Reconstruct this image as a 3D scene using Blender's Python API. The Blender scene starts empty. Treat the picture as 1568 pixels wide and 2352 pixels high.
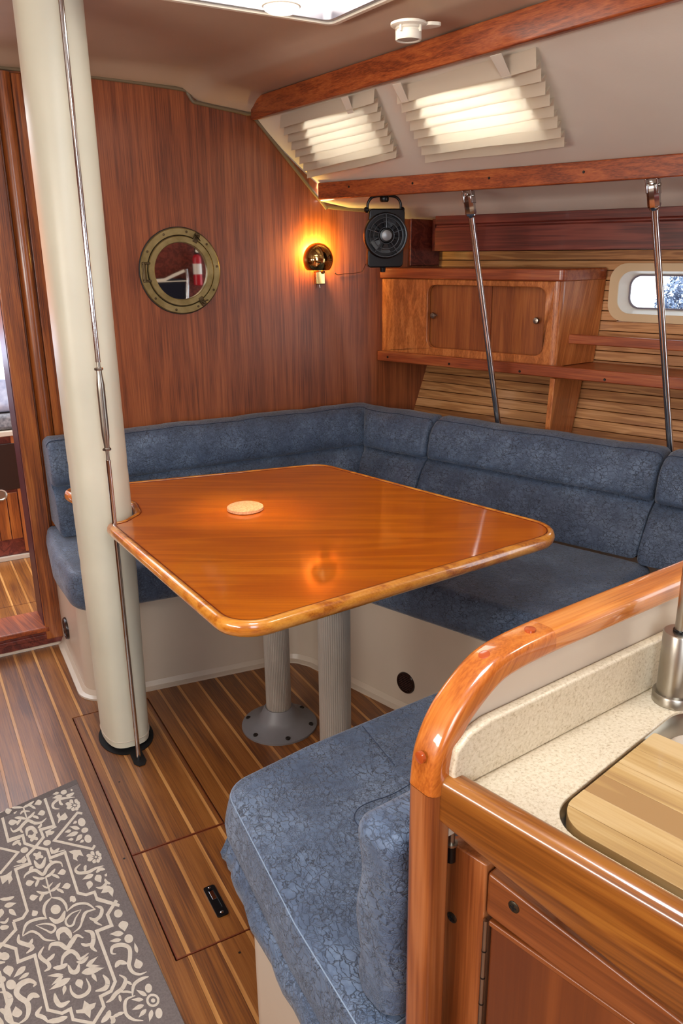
import bpy, bmesh, math, random
from math import sin, cos, pi, radians, sqrt, atan2
from mathutils import Vector as V, Matrix
from mathutils.geometry import tessellate_polygon
random.seed(7)
S = bpy.context.scene
C = S.collection

# ------------------------------------------------------------------ camera
FPX, YAW, PITCH, ROLL, CH = 1853.75, 0.500133, 0.313840, -0.0108804, 1.4
CX, CY = 784.0, 1176.0
fw = V((sin(YAW)*cos(PITCH), cos(YAW)*cos(PITCH), -sin(PITCH)))
rt = V((cos(YAW), -sin(YAW), 0)); up = rt.cross(fw)
r2 = rt*cos(ROLL)+up*sin(ROLL); u2 = -rt*sin(ROLL)+up*cos(ROLL)
cam = bpy.data.cameras.new('camera'); camo = bpy.data.objects.new('camera', cam); C.objects.link(camo)
M4 = Matrix.Identity(4)
for i in range(3):
    M4[i][0] = r2[i]; M4[i][1] = u2[i]; M4[i][2] = -fw[i]
M4.translation = V((0, 0, CH)); camo.matrix_world = M4
cam.sensor_fit = 'VERTICAL'; cam.sensor_height = 36.0; cam.lens = FPX/2352*36
cam.clip_start = 0.02; cam.clip_end = 200
S.camera = camo
EYE = V((0, 0, CH))

# ------------------------------------------------------------------ light
S.view_settings.view_transform = 'Standard'; S.view_settings.look = 'None'
S.view_settings.exposure = 0.75; S.view_settings.gamma = 1; S.view_settings.use_curve_mapping = False
w = bpy.data.worlds.new('sky'); S.world = w; w.use_nodes = True
bg = w.node_tree.nodes['Background']; bg.inputs[0].default_value = (0.86, 0.93, 1.0, 1); bg.inputs[1].default_value = 2.6

def area(name, loc, target, sx, sy, power, col):
    l = bpy.data.lights.new(name, 'AREA'); l.shape = 'RECTANGLE'; l.size = sx; l.size_y = sy
    l.energy = power; l.color = col
    o = bpy.data.objects.new(name, l); C.objects.link(o); o.location = loc
    o.rotation_euler = (V(target)-V(loc)).to_track_quat('-Z', 'Y').to_euler()
    return o
# daylight through the companionway behind the camera, the deck hatch and the cabin windows, plus added fill lamps
area('companionway_daylight', (-0.25, -0.95, 1.62), (0.8, 1.4, 1.0), 0.6, 0.7, 6.5, (0.86, 0.92, 1.0))
area('near_seat_fill', (0.32, 0.62, 1.95), (0.55, 0.90, 0.2), 0.42, 0.42, 9.0, (0.84, 0.92, 1.0))  # added cool fill above the near seat cushion; no hatch is built here
area('deck_hatch_daylight', (0.99, 1.84, 1.985), (0.99, 1.84, 0), 0.22, 0.30, 8, (1.0, 0.96, 0.9))
area('cabin_window_daylight', (2.3, 2.2, 2.45), (1.5, 2.2, 1.75), 1.5, 0.6, 50, (1.0, 0.98, 0.94))
area('galley_fill', (1.35, 0.15, 1.93), (1.25, -.1, 0.8), 0.25, 0.25, 3.5, (1.0, 0.92, 0.82))  # added fill for the galley and the mirrored wall, without a fixture
area('port_side_fill', (-1.5, 0.9, 1.3), (1.8, 1.5, 1.5), 1.8, 0.3, 26, (1.0, 0.95, 0.88))  # added fill that brightens the starboard side; the port wall has no windows
area('mirror_wall_fill', (1.9, 0.25, 1.88), (2.15, -.6, 1.15), 0.2, 0.2, 5, (1.0, 0.88, 0.74))  # added lamp aimed at what the porthole mirror reflects
hb = area('table_patch_lamp', (1.02, 1.80, 1.93), (0.80, 1.97, 0.72), 0.20, 0.26, 0.15, (1.0, 0.78, 0.5)); hb.data.spread = radians(14)  # narrow lamp added at the hatch for the warm patch on the table
sun = bpy.data.lights.new('sun', 'SUN'); sun.energy = 16; sun.angle = radians(0.6); sun.color = (1, 0.98, 0.94)
suno = bpy.data.objects.new('sun', sun); C.objects.link(suno)
suno.rotation_euler = V((-0.42, 0.62, -0.66)).to_track_quat('-Z', 'Y').to_euler()

# ------------------------------------------------------------------ helpers
def ray(px):
    return r2*((px[0]-CX)/FPX) - u2*((px[1]-CY)/FPX) + fw
def onz(px, z):
    d = ray(px); return EYE + d*((z-CH)/d.z)
def ony(px, y):
    d = ray(px); return EYE + d*(y/d.y)
def onpl(px, p0, n):
    d = ray(px); return EYE + d*((V(p0)-EYE).dot(n)/d.dot(n))

def lin(c):
    if isinstance(c, str):
        c = tuple(int(c[i:i+2], 16)/255 for i in (0, 2, 4))
    return tuple((x/12.92 if x <= 0.04045 else ((x+0.055)/1.055)**2.4) for x in c)+(1,)

class MB:
    def __init__(s): s.v = []; s.f = []
    def add(s, vs, fs):
        o = len(s.v); s.v += [V(x) for x in vs]; s.f += [tuple(o+i for i in f) for f in fs]; return s
    def obox(s, o, a, b, c):
        o = V(o); a = V(a); b = V(b); c = V(c)
        vs = [o, o+a, o+a+b, o+b, o+c, o+a+c, o+a+b+c, o+b+c]
        return s.add(vs, [(0,3,2,1),(4,5,6,7),(0,1,5,4),(1,2,6,5),(2,3,7,6),(3,0,4,7)])
    def box(s, p, q):
        return s.obox(p, (q[0]-p[0],0,0), (0,q[1]-p[1],0), (0,0,q[2]-p[2]))
    def prism(s, pts, vec, holes=None):
        pts = [V(p) for p in pts]; vec = V(vec); n = len(pts)
        if not holes:
            s.add(pts+[p+vec for p in pts], [tuple(range(n-1,-1,-1)), tuple(range(n,2*n))]+[(i,(i+1)%n,n+(i+1)%n,n+i) for i in range(n)])
            return s
        loops = [pts]+[[V(p) for p in h] for h in holes]
        allp = [p for l in loops for p in l]; N = len(allp)
        tri = tessellate_polygon(loops)
        fs = [tuple(t) for t in tri]+[tuple(N+i for i in reversed(t)) for t in tri]
        k = 0
        for l in loops:
            m = len(l)
            fs += [(k+i, k+(i+1)%m, N+k+(i+1)%m, N+k+i) for i in range(m)]; k += m
        return s.add(allp+[p+vec for p in allp], fs)
    def tube(s, path, r, n=12, closed=False, up_=None):
        path = [V(p) for p in path]; m = len(path)
        rs = r if isinstance(r, (list, tuple)) else [r]*m
        rings = []; prev = None
        for i, p in enumerate(path):
            if closed: t = path[(i+1)%m]-path[i-1]
            else: t = path[min(i+1,m-1)]-path[max(i-1,0)]
            t.normalize()
            if prev is None:
                a = V((0,0,1)) if abs(t.z) < .9 else V((1,0,0))
                x = t.cross(a).normalized()
            else:
                x = (prev-t*prev.dot(t)).normalized()
            prev = x; y = t.cross(x)
            rings.append([p+(x*cos(2*pi*k/n)+y*sin(2*pi*k/n))*rs[i] for k in range(n)])
        return s.loft(rings, closed_path=closed)
    def loft(s, rings, closed_path=False, caps=True, closed_ring=True):
        n = len(rings[0]); m = len(rings); fs = []
        for i in range(m if closed_path else m-1):
            j = (i+1) % m
            for k in range(n if closed_ring else n-1):
                l = (k+1) % n
                fs.append((i*n+k, i*n+l, j*n+l, j*n+k))
        if caps and not closed_path and closed_ring:
            fs += [tuple(range(n-1,-1,-1)), tuple((m-1)*n+k for k in range(n))]
        return s.add([p for r in rings for p in r], fs)
    def lathe(s, c, axis, prof, n=32, xa=None):
        c = V(c); ax = V(axis).normalized()
        a = V(xa) if xa else (V((0,0,1)) if abs(ax.z) < .9 else V((1,0,0)))
        x = (a-ax*a.dot(ax)).normalized(); y = ax.cross(x)
        rings = [[c+ax*h+(x*cos(2*pi*k/n)+y*sin(2*pi*k/n))*max(r,1e-5) for k in range(n)] for r, h in prof]
        return s.loft(rings)

def build(name, mb, mat, parent=None, smooth=True, bevel=0, seg=2, label=None, cat=None, group=None, kind=None, loc=None, ang=38, subd=0):
    me = bpy.data.meshes.new(name)
    root = parent
    base = V((0,0,0))
    if parent is None:
        if loc is None:
            xs = [v.x for v in mb.v]; ys = [v.y for v in mb.v]; zs = [v.z for v in mb.v]
            loc = V(((min(xs)+max(xs))/2, (min(ys)+max(ys))/2, min(zs)))
        base = V(loc)
    else:
        p = parent
        while p is not None: base = base+p.location; p = p.parent
    me.from_pydata([tuple(v-base) for v in mb.v], [], mb.f)
    bm = bmesh.new(); bm.from_mesh(me); bmesh.ops.remove_doubles(bm, verts=bm.verts, dist=1e-6)
    bmesh.ops.recalc_face_normals(bm, faces=bm.faces); bm.to_mesh(me); bm.free()
    if smooth:
        for p in me.polygons: p.use_smooth = True
        try: me.set_sharp_from_angle(angle=radians(ang))
        except Exception: pass
    me.materials.append(mat)
    o = bpy.data.objects.new(name, me); C.objects.link(o)
    o.location = base if parent is None else (0,0,0)
    if parent is not None: o.parent = parent
    if bevel:
        b = o.modifiers.new('bevel', 'BEVEL'); b.width = bevel; b.segments = seg; b.limit_method = 'ANGLE'; b.angle_limit = radians(40); b.harden_normals = True
    if subd:
        b = o.modifiers.new('sub', 'SUBSURF'); b.levels = subd; b.render_levels = subd
    tag(o, label, cat, group, kind)
    return o
def tag(o, label=None, cat=None, group=None, kind=None):
    if label: o['label'] = label
    if cat: o['category'] = cat
    if group: o['group'] = group
    if kind: o['kind'] = kind
    return o
def thing(name, loc, label=None, cat=None, group=None, kind=None):
    o = bpy.data.objects.new(name, None); C.objects.link(o); o.location = loc; o.empty_display_size = .05
    return tag(o, label, cat, group, kind)

def rpoly(pts, rad, n=6):
    """round corners of 2D polygon"""
    out = []; m = len(pts)
    for i in range(m):
        p = V(pts[i]).to_2d() if len(pts[i]) > 2 else V(pts[i]); a = V(pts[i-1][:2]); b = V(pts[(i+1)%m][:2]); p = V(pts[i][:2])
        r = rad[i] if isinstance(rad, (list, tuple)) else rad
        if r <= 0: out.append(p); continue
        d1 = (a-p); d2 = (b-p); l1 = d1.length; l2 = d2.length; d1.normalize(); d2.normalize()
        ang = d1.angle(d2); t = min(r/math.tan(ang/2), l1*.49, l2*.49); rr = t*math.tan(ang/2)
        c = p+(d1+d2).normalized()*(rr/sin(ang/2))
        s0 = p+d1*t-c; s1 = p+d2*t-c
        a0 = atan2(s0.y, s0.x); a1 = atan2(s1.y, s1.x); da = (a1-a0+pi) % (2*pi)-pi
        for k in range(n+1):
            th = a0+da*k/n; out.append(c+V((cos(th), sin(th)))*rr)
    return out
def area2(p): return sum(p[i-1].x*p[i].y-p[i].x*p[i-1].y for i in range(len(p)))/2
def inset(pts, d):
    m = len(pts); sg = 1 if area2(pts) > 0 else -1; out = []
    for i in range(m):
        a = pts[i-1]; p = pts[i]; b = pts[(i+1)%m]
        e1 = (p-a).normalized(); e2 = (b-p).normalized()
        n1 = V((-e1.y, e1.x))*sg; n2 = V((-e2.y, e2.x))*sg
        nn = n1+n2
        if nn.length < 1e-6: nn = n1
        nn.normalize(); k = max(nn.dot(n1), .35)
        out.append(p+nn*(d/k))
    return out
def densify(pts, step):
    out = []; m = len(pts)
    for i in range(m):
        a = pts[i]; b = pts[(i+1)%m]; k = max(1, int((b-a).length/step))
        out += [a.lerp(b, j/k) for j in range(k)]
    return out
def smoothpath(pts, n=8):
    P = [V(p) for p in pts]; out = []
    for i in range(len(P)-1):
        p0 = P[max(i-1,0)]; p1 = P[i]; p2 = P[i+1]; p3 = P[min(i+2,len(P)-1)]
        for k in range(n):
            t = k/n
            out.append(0.5*((2*p1)+(p2-p0)*t+(2*p0-5*p1+4*p2-p3)*t*t+(3*p1-p0-3*p2+p3)*t**3))
    out.append(P[-1]); return out

# ------------------------------------------------------------------ materials
class NT:
    def __init__(s, name):
        s.m = bpy.data.materials.new(name); s.m.use_nodes = True; s.t = s.m.node_tree; s.n = s.t.nodes; s.l = s.t.links
        s.b = s.n['Principled BSDF']; s.tc = s.n.new('ShaderNodeTexCoord')
    def new(s, typ, **kw):
        x = s.n.new(typ)
        for k, v in kw.items(): setattr(x, k, v)
        return x
    def link(s, a, b): s.l.new(a, b)
    def setin(s, node, i, v):
        if hasattr(v, 'is_linked') or isinstance(v, bpy.types.NodeSocket): s.link(v, node.inputs[i])
        else: node.inputs[i].default_value = v
    def math(s, op, a, b=None, c=None):
        x = s.new('ShaderNodeMath', operation=op); s.setin(x, 0, a)
        if b is not None: s.setin(x, 1, b)
        if c is not None: s.setin(x, 2, c)
        return x.outputs[0]
    def noise(s, vec, scale, detail=4, rough=.5, dist=0, out=0):
        x = s.new('ShaderNodeTexNoise'); s.link(vec, x.inputs['Vector']); x.inputs['Scale'].default_value = scale
        x.inputs['Detail'].default_value = detail; x.inputs['Roughness'].default_value = rough; x.inputs['Distortion'].default_value = dist
        return x.outputs[out]
    def ramp(s, fac, stops):
        x = s.new('ShaderNodeValToRGB'); s.link(fac, x.inputs[0]); el = x.color_ramp.elements
        el[0].position = stops[0][0]; el[0].color = stops[0][1]; el[1].position = stops[-1][0]; el[1].color = stops[-1][1]
        for p, c in stops[1:-1]:
            e = el.new(p); e.color = c
        return x.outputs[0]
    def mix(s, fac, a, b, mode='MIX'):
        x = s.new('ShaderNodeMix', data_type='RGBA', blend_type=mode)
        s.setin(x, 0, fac); s.setin(x, 6, a); s.setin(x, 7, b); return x.outputs[2]
    def bump(s, h, strength=.3, dist=.002):
        x = s.new('ShaderNodeBump'); x.inputs['Strength'].default_value = strength; x.inputs['Distance'].default_value = dist
        s.link(h, x.inputs['Height']); s.link(x.outputs[0], s.b.inputs['Normal']); return x
    def frame(s, d, k=0.06, S_=1.0, k3=1.0):
        """coords stretched along direction d"""
        d = V(d).normalized(); a = V((0,0,1)) if abs(d.z) < .8 else V((1,0,0))
        p = d.cross(a).normalized(); q = d.cross(p)
        outs = []
        for vec, sc in ((d, k), (p, 1), (q, k3)):
            x = s.new('ShaderNodeVectorMath', operation='DOT_PRODUCT'); s.link(s.tc.outputs['Object'], x.inputs[0]); x.inputs[1].default_value = tuple(vec*sc*S_)
            outs.append(x.outputs['Value'])
        c = s.new('ShaderNodeCombineXYZ')
        for i in range(3): s.link(outs[i], c.inputs[i])
        return c.outputs[0]

def mat(name, col, rough=.5, metal=0, spec=.5, coat=0, emit=None, estr=0, trans=0, ior=1.45, alpha=1):
    n = NT(name); b = n.b
    b.inputs['Base Color'].default_value = lin(col); b.inputs['Roughness'].default_value = rough; b.inputs['Metallic'].default_value = metal
    b.inputs['Specular IOR Level'].default_value = spec; b.inputs['Coat Weight'].default_value = coat; b.inputs['Coat Roughness'].default_value = .05
    if emit: b.inputs['Emission Color'].default_value = lin(emit); b.inputs['Emission Strength'].default_value = estr
    b.inputs['Transmission Weight'].default_value = trans; b.inputs['IOR'].default_value = ior
    return n.m
def mottled(name, c1, c2, scale=8, rough=.5, bumps=0, bscale=200, coat=0, metal=0, detail=4):
    n = NT(name); v = n.tc.outputs['Object']
    f = n.noise(v, scale, detail)
    n.link(n.ramp(f, [(.35, lin(c1)), (.65, lin(c2))]), n.b.inputs['Base Color'])
    n.b.inputs['Roughness'].default_value = rough; n.b.inputs['Coat Weight'].default_value = coat; n.b.inputs['Metallic'].default_value = metal
    n.b.inputs['Coat Roughness'].default_value = .06
    if bumps: n.bump(n.noise(v, bscale, 3), bumps, .001)
    return n.m
def wood(name, dark, mid, light, d=(0,0,1), ring=14, S_=9, k=.06, rough=.35, coat=.3, fine=260, ringamt=.5, streak=.5, blotch=.3, coatr=.08, bump=.08, k3=1.0, finek=.02, per=0.0):
    n = NT(name)
    v = n.frame(d, k, S_, k3)
    if per:
        oi = n.new('ShaderNodeObjectInfo'); sc = n.new('ShaderNodeVectorMath', operation='SCALE'); cx = n.new('ShaderNodeCombineXYZ')
        for i in range(3): n.link(oi.outputs['Random'], cx.inputs[i])
        n.link(cx.outputs[0], sc.inputs[0]); sc.inputs[3].default_value = 37
        ad = n.new('ShaderNodeVectorMath', operation='ADD'); n.link(v, ad.inputs[0]); n.link(sc.outputs[0], ad.inputs[1]); v = ad.outputs[0]
    base = n.noise(v, 1, 3, .55, .4)
    r = n.math('MULTIPLY', base, ring*6.28)
    r = n.math('SINE', r); r = n.math('MULTIPLY_ADD', r, .5, .5); r = n.math('POWER', r, 1.6)
    vf = n.frame(d, finek, fine, k3)
    fn = n.noise(vf, 1, 3, .6)
    fs = n.math('MULTIPLY_ADD', fn, 2.2, -.6)
    bl = n.noise(n.tc.outputs['Object'], 3.5, 3)
    f = n.math('MULTIPLY', r, ringamt)
    f = n.math('ADD', f, n.math('MULTIPLY', fs, streak))
    f = n.math('ADD', f, n.math('MULTIPLY', n.math('SUBTRACT', bl, .5), blotch*2))
    if per:
        f = n.math('ADD', f, n.math('MULTIPLY', n.math('SUBTRACT', oi.outputs['Random'], .5), per))
    col = n.ramp(f, [(.1, lin(dark)), (.45, lin(mid)), (.85, lin(light))])
    n.link(col, n.b.inputs['Base Color'])
    n.b.inputs['Roughness'].default_value = rough; n.b.inputs['Coat Weight'].default_value = coat; n.b.inputs['Coat Roughness'].default_value = coatr
    n.bump(fn, bump, .001)
    return n.m
def fabric(name, dark, mid, light, vein, scale=1.0, veinamt=.9):
    n = NT(name); v = n.tc.outputs['Object']
    b1 = n.noise(v, 9, 5, .6); b2 = n.noise(v, 55, 5, .65)
    f = n.math('ADD', n.math('MULTIPLY', b1, .6), n.math('MULTIPLY', b2, .4))
    col = n.ramp(f, [(.33, lin(dark)), (.5, lin(mid)), (.68, lin(light))])
    # warped coordinates
    wn = n.noise(v, 14, 3, .6, 0, 1)
    ws = n.new('ShaderNodeVectorMath', operation='SCALE'); n.link(wn, ws.inputs[0]); ws.inputs[3].default_value = .035
    wv = n.new('ShaderNodeVectorMath', operation='ADD'); n.link(v, wv.inputs[0]); n.link(ws.outputs[0], wv.inputs[1])
    wn2 = n.noise(v, 90, 2, .6, 0, 1)
    ws2 = n.new('ShaderNodeVectorMath', operation='SCALE'); n.link(wn2, ws2.inputs[0]); ws2.inputs[3].default_value = .012
    wv2 = n.new('ShaderNodeVectorMath', operation='ADD'); n.link(wv.outputs[0], wv2.inputs[0]); n.link(ws2.outputs[0], wv2.inputs[1])
    outs = []
    for sc, st, wdt in ((95*scale, (1, .45, 1), .055), (190*scale, (.4, 1, .8), .075), (24*scale, (1, .5, 1), .014)):
        mp = n.new('ShaderNodeMapping'); n.link(wv2.outputs[0], mp.inputs[0]); mp.inputs['Scale'].default_value = st
        vo = n.new('ShaderNodeTexVoronoi', feature='DISTANCE_TO_EDGE'); n.link(mp.outputs[0], vo.inputs['Vector']); vo.inputs['Scale'].default_value = sc
        mr = n.new('ShaderNodeMapRange', interpolation_type='SMOOTHSTEP'); n.link(vo.outputs[0], mr.inputs[0]); mr.inputs[1].default_value = 0; mr.inputs[2].default_value = wdt*1.6; mr.inputs[3].default_value = 1; mr.inputs[4].default_value = 0
        outs.append(mr.outputs[0])
    mk = n.ramp(n.noise(v, 18, 3, .6), [(.34, (.25,.25,.25,1)), (.52, (1,1,1,1))])
    mk2 = n.ramp(n.noise(v, 13, 3, .6, .5), [(.45, (1,1,1,1)), (.6, (0,0,0,1))])
    l = n.math('MAXIMUM', n.math('MULTIPLY', outs[0], mk), n.math('MULTIPLY', n.math('MULTIPLY', outs[1], mk2), .7))
    l = n.math('MAXIMUM', l, n.math('MULTIPLY', outs[2], .6))
    col2 = n.mix(n.math('MULTIPLY', l, veinamt), col, lin(vein))
    n.link(col2, n.b.inputs['Base Color'])
    n.b.inputs['Roughness'].default_value = .52; n.b.inputs['Specular IOR Level'].default_value = .5
    n.b.inputs['Sheen Weight'].default_value = .25; n.b.inputs['Sheen Roughness'].default_value = .4
    h = n.math('ADD', n.math('MULTIPLY', l, -1.0), n.math('MULTIPLY', b1, 1.2))
    n.bump(h, .5, .002)
    return n.m

ca, sa = cos(radians(20.3)), sin(radians(20.3))
HN = V((ca, sa, 0)); HE = V((sa, -ca, 0)); HO = V((1.774, 2.93, 0))      # hull frame: HE runs aft, HN outboard
def H(s, t, z): return HO+HE*s+HN*t+V((0, 0, z))
cg, sg_ = cos(radians(7.2)), sin(radians(7.2))
GU = V((cg, sg_, 0)); GN = V((-sg_, cg, 0)); GO = V((.455, .60, 0))         # galley bulkhead frame
def Gp(u, w, z): return GO+GU*u+GN*w+V((0, 0, z))
FC = V((.242, -.970, 0)); FM = V((-.970, -.242, 0)); FO = V((.45, .60, 0))   # galley front frame
def Fp(a, q, z): return FO+FC*a+FM*q+V((0, 0, z))

m_bulk = wood('teak_panel', '5e2e1a', '8e4c2a', 'aa6238', (0,0,1), ring=5, S_=15, k=.035, rough=.34, coat=.3, fine=420, finek=.012, ringamt=.22, streak=.6, blotch=.25, coatr=.25)
m_teakv = wood('teak_upright', '5c2b12', '96501f', 'b9702f', (0,0,1), ring=4, S_=18, k=.04, ringamt=.3, fine=420, rough=.35, coat=.4, coatr=.15)
m_redwood = mat('oiled_jamb', '4a2228', .4)
m_table = wood('varnished_table', 'b05204', 'cc6c08', 'da7e14', (.86,-.5,0), ring=10, S_=4.5, k=.10, rough=.3, coat=1.0, fine=260, ringamt=.25, streak=.35, blotch=.12, coatr=.07, bump=.02)
m_rim = wood('varnished_rim', 'a05212', 'c97a25', 'dd9438', (.86,-.5,0), ring=5, S_=8, rough=.28, coat=1, coatr=.05, bump=.03)
m_beam = wood('beam_teak', '6e2e12', '9c4a20', 'b5642f', (.2,-.98,0), ring=4, S_=26, k=.05, ringamt=.3, fine=420, rough=.4, coat=.3, coatr=.2)
m_hullwood = wood('locker_teak', '94501f', 'be6e36', 'd6904e', (.2,.05,1), ring=4, S_=24, k=.05, ringamt=.3, fine=420, rough=.4, coat=.35, coatr=.15)
m_hullwoodh = wood('shelf_teak', '7a3418', '9c4c26', 'b56a38', HE, ring=4, S_=24, ringamt=.3, fine=420, rough=.4, coat=.35, coatr=.15)
m_door = wood('locker_door_teak', '7a3c1c', '9a5528', 'b06a34', (0,0,1), ring=3, S_=20, ringamt=.3, fine=420, rough=.4, coat=.2)
m_valance = wood('mahogany', '4a1c16', '6a2c22', '7c3a2c', HE, ring=6, S_=14, rough=.4, coat=.25)
m_slat = wood('ash_slat', 'a0683a', 'c2884f', 'd29c68', HE, ring=5, S_=30, k=.06, rough=.45, coat=.1, per=.25, ringamt=.45, streak=.3)
m_plank = wood('sole_teak', '5c3216', '85501f', '9c6430', (0,1,0), ring=3, S_=18, k=.05, rough=.36, coat=.25, coatr=.22, per=.2, fine=330, streak=.5, ringamt=.25)
m_holly = wood('sole_holly', '9a6632', 'b67e44', 'c69052', (0,1,0), ring=3, S_=18, rough=.35, coat=.25, per=.2)
m_groove = mat('groove', '3a1d10', .8)
m_rail = wood('varnished_rail', 'a4561c', 'c8752c', 'd98e44', GU, ring=4, S_=24, ringamt=.3, fine=420, rough=.28, coat=1, coatr=.05, bump=.03)
m_arc = wood('varnished_arch', 'a0501a', 'bc6826', 'cc7c34', (.6,.05,.8), ring=4, S_=26, ringamt=.3, fine=420, rough=.28, coat=1, coatr=.05, bump=.03)
m_post = wood('varnished_post', '703614', '925024', 'a86638', (0,0,1), ring=4, S_=14, rough=.4, coat=.5, coatr=.15)
m_fiddle = wood('varnished_fiddle', '60320e', '824a18', '985e22', FC, ring=6, S_=12, rough=.3, coat=.9, coatr=.08, bump=.03)
m_cab = wood('cabinet_teak', '5e2e12', '7a401a', '8c4e24', FC, ring=5, S_=12, rough=.38, coat=.5, coatr=.15)
m_cabdoor = wood('cabinet_door_veneer', '602e12', '763c18', '86481e', (0,0,1), ring=6, S_=5, rough=.4, coat=.4, coatr=.15, streak=.2)
m_blue = fabric('blue_suede', '3c4a60', '50617a', '70829a', '1c2634')
m_lining = mottled('headliner_vinyl', 'b09680', 'b89e88', 3, .55, .15, 350)
m_liner2 = mottled('cabin_side_vinyl', 'e2d9ca', 'e8dfd0', 3, .5, .2, 260)
m_gel = mottled('cream_gelcoat', 'c2b3a0', 'c9baa8', 3, .35, coat=.2)
m_mast = mottled('mast_vinyl', 'c8c4b0', 'd2cdb8', 4, .42, .05, 40)
m_chrome = mat('stainless', 'cfd0d2', .12, 1)
m_brush = mottled('brushed_steel', 'a09a90', 'b8b2a6', 6, .3, metal=1)
m_brass = mottled('aged_brass', '857448', 'a08e60', 25, .38, metal=.75)
m_brassd = mottled('dark_brass', '4a3c26', '64543a', 25, .4, metal=.8)
m_brassb = mat('polished_brass', 'c8a468', .08, 1)
m_black = mat('black_plastic', '07080a', .28)
m_blackh = mat('dark_hole', '060505', .8)
m_grey = mottled('grey_casting', '6c6c70', '78787c', 10, .45)
m_alu = mottled('ribbed_aluminium', 'a39c92', 'ada69c', 6, .42, metal=.35)
m_white = mat('white_plastic', 'e4dccb', .4)
m_trimm = mat('bronze_edging', '6f5f48', .45)
m_screw = mat('dark_screw', '2a2420', .4, .5)
m_counter = None
def counter_mat():
    n = NT('speckled_counter'); v = n.tc.outputs['Object']
    base = n.ramp(n.noise(v, 260, 3, .7), [(.3, lin('ae9c80')), (.45, lin('cdbea2')), (.7, lin('dacdb6'))])
    s1 = n.ramp(n.noise(v, 420, 2, .8), [(.63, (0,0,0,1)), (.70, (1,1,1,1))])
    s2 = n.ramp(n.noise(v, 150, 2, .6), [(.68, (0,0,0,1)), (.72, (1,1,1,1))])
    c = n.mix(n.math('MULTIPLY', s1, .45), base, lin('94774f')); c = n.mix(n.math('MULTIPLY', s2, .35), c, lin('8a6a4c'))
    n.link(c, n.b.inputs['Base Color']); n.b.inputs['Roughness'].default_value = .32
    return n.m
m_counter = counter_mat()
m_cork = mottled('cork', 'd08f60', 'e2ac80', 220, .8, .5, 300)
m_rug = mottled('grey_rug', '6d6462', '7a716e', 300, .85, .3, 700)
m_print = mottled('cream_print', 'cfc5b4', 'd8cfc0', 90, .8)
m_blind = NT('pleated_paper')
_t = m_blind.new('ShaderNodeBsdfTranslucent'); _d = m_blind.new('ShaderNodeBsdfDiffuse'); _m = m_blind.new('ShaderNodeMixShader')
_t.inputs[0].default_value = lin('f8f2e8'); _d.inputs[0].default_value = lin('e2d6c2'); _m.inputs[0].default_value = .45
m_blind.link(_d.outputs[0], _m.inputs[1]); m_blind.link(_t.outputs[0], _m.inputs[2]); m_blind.link(_m.outputs[0], m_blind.n['Material Output'].inputs[0])
m_blind = m_blind.m
def glass_mat():
    n = NT('clear_glass'); tr = n.new('ShaderNodeBsdfTransparent'); gl = n.new('ShaderNodeBsdfGlossy'); mx = n.new('ShaderNodeMixShader'); fr = n.new('ShaderNodeFresnel')
    tr.inputs[0].default_value = (.95,.97,.97,1); gl.inputs['Roughness'].default_value = .02
    n.link(fr.outputs[0], mx.inputs[0]); n.link(tr.outputs[0], mx.inputs[1]); n.link(gl.outputs[0], mx.inputs[2]); n.link(mx.outputs[0], n.n['Material Output'].inputs[0])
    return n.m
m_glass = glass_mat()
m_mirror = mat('mirror', 'c9c4c0', .02, 1)
# ================================================================== STRUCTURE
# ---- floor (teak and holly sole)
X0, W = .1508, .06494; SW = .0042
HX0, HX1, HYA0, HYA1, HYB0 = .318, .557, 1.667, 2.369, 1.318
floor = build('floor', MB().box((-1.6, -1.2, -.04), (3.2, 2.915, -.012)), m_groove, kind='structure', loc=(0,0,-.04))
def plankpoly(parent, a, b, y0, y1, name='plank', m=None, top=0.0, th=.012):
    if b-a < .003: return
    build(name, MB().box((a, y0, top-th), (b, y1, top)), m or m_plank, parent, bevel=.0007 if name == 'plank' else 0, seg=1)
for k in range(-27, 34):
    a = X0+k*W; b = a+W
    pa, pb = a+SW, b-SW
    if pb > HX0 and pa < HX1:
        if pa < HX0 or pb > HX1:
            g = .002
            if pa < HX0:
                P_ = [(pa,-1.2),(pb,-1.2),(pb,HYB0-g),(HX0-g,HYB0-g),(HX0-g,HYA1+g),(pb,HYA1+g),(pb,2.915),(pa,2.915)]
            else:
                P_ = [(pb,-1.2),(pb,2.915),(pa,2.915),(pa,HYA1+g),(HX1+g,HYA1+g),(HX1+g,HYB0-g),(pa,HYB0-g),(pa,-1.2)]
            build('plank', MB().prism([(x,y,-.012) for x,y in P_], (0,0,.012)), m_plank, floor, bevel=.0007, seg=1)
        else:
            plankpoly(floor, pa, pb, -1.2, HYB0-.002); plankpoly(floor, pa, pb, HYA1+.002, 2.915)
    else: plankpoly(floor, pa, pb, -1.2, 2.915)
    # strip centred on a
    s0, s1 = a-SW, a+SW
    if s0 > HX0 and s1 < HX1:
        plankpoly(floor, s0, s1, -1.2, HYB0-.002, 'inlay_strip', m_holly); plankpoly(floor, s0, s1, HYA1+.002, 2.915, 'inlay_strip', m_holly)
    else: plankpoly(floor, s0, s1, -1.2, 2.915, 'inlay_strip', m_holly)
m_lip = mat('hatch_lip', '6e3218', .45)
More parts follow.
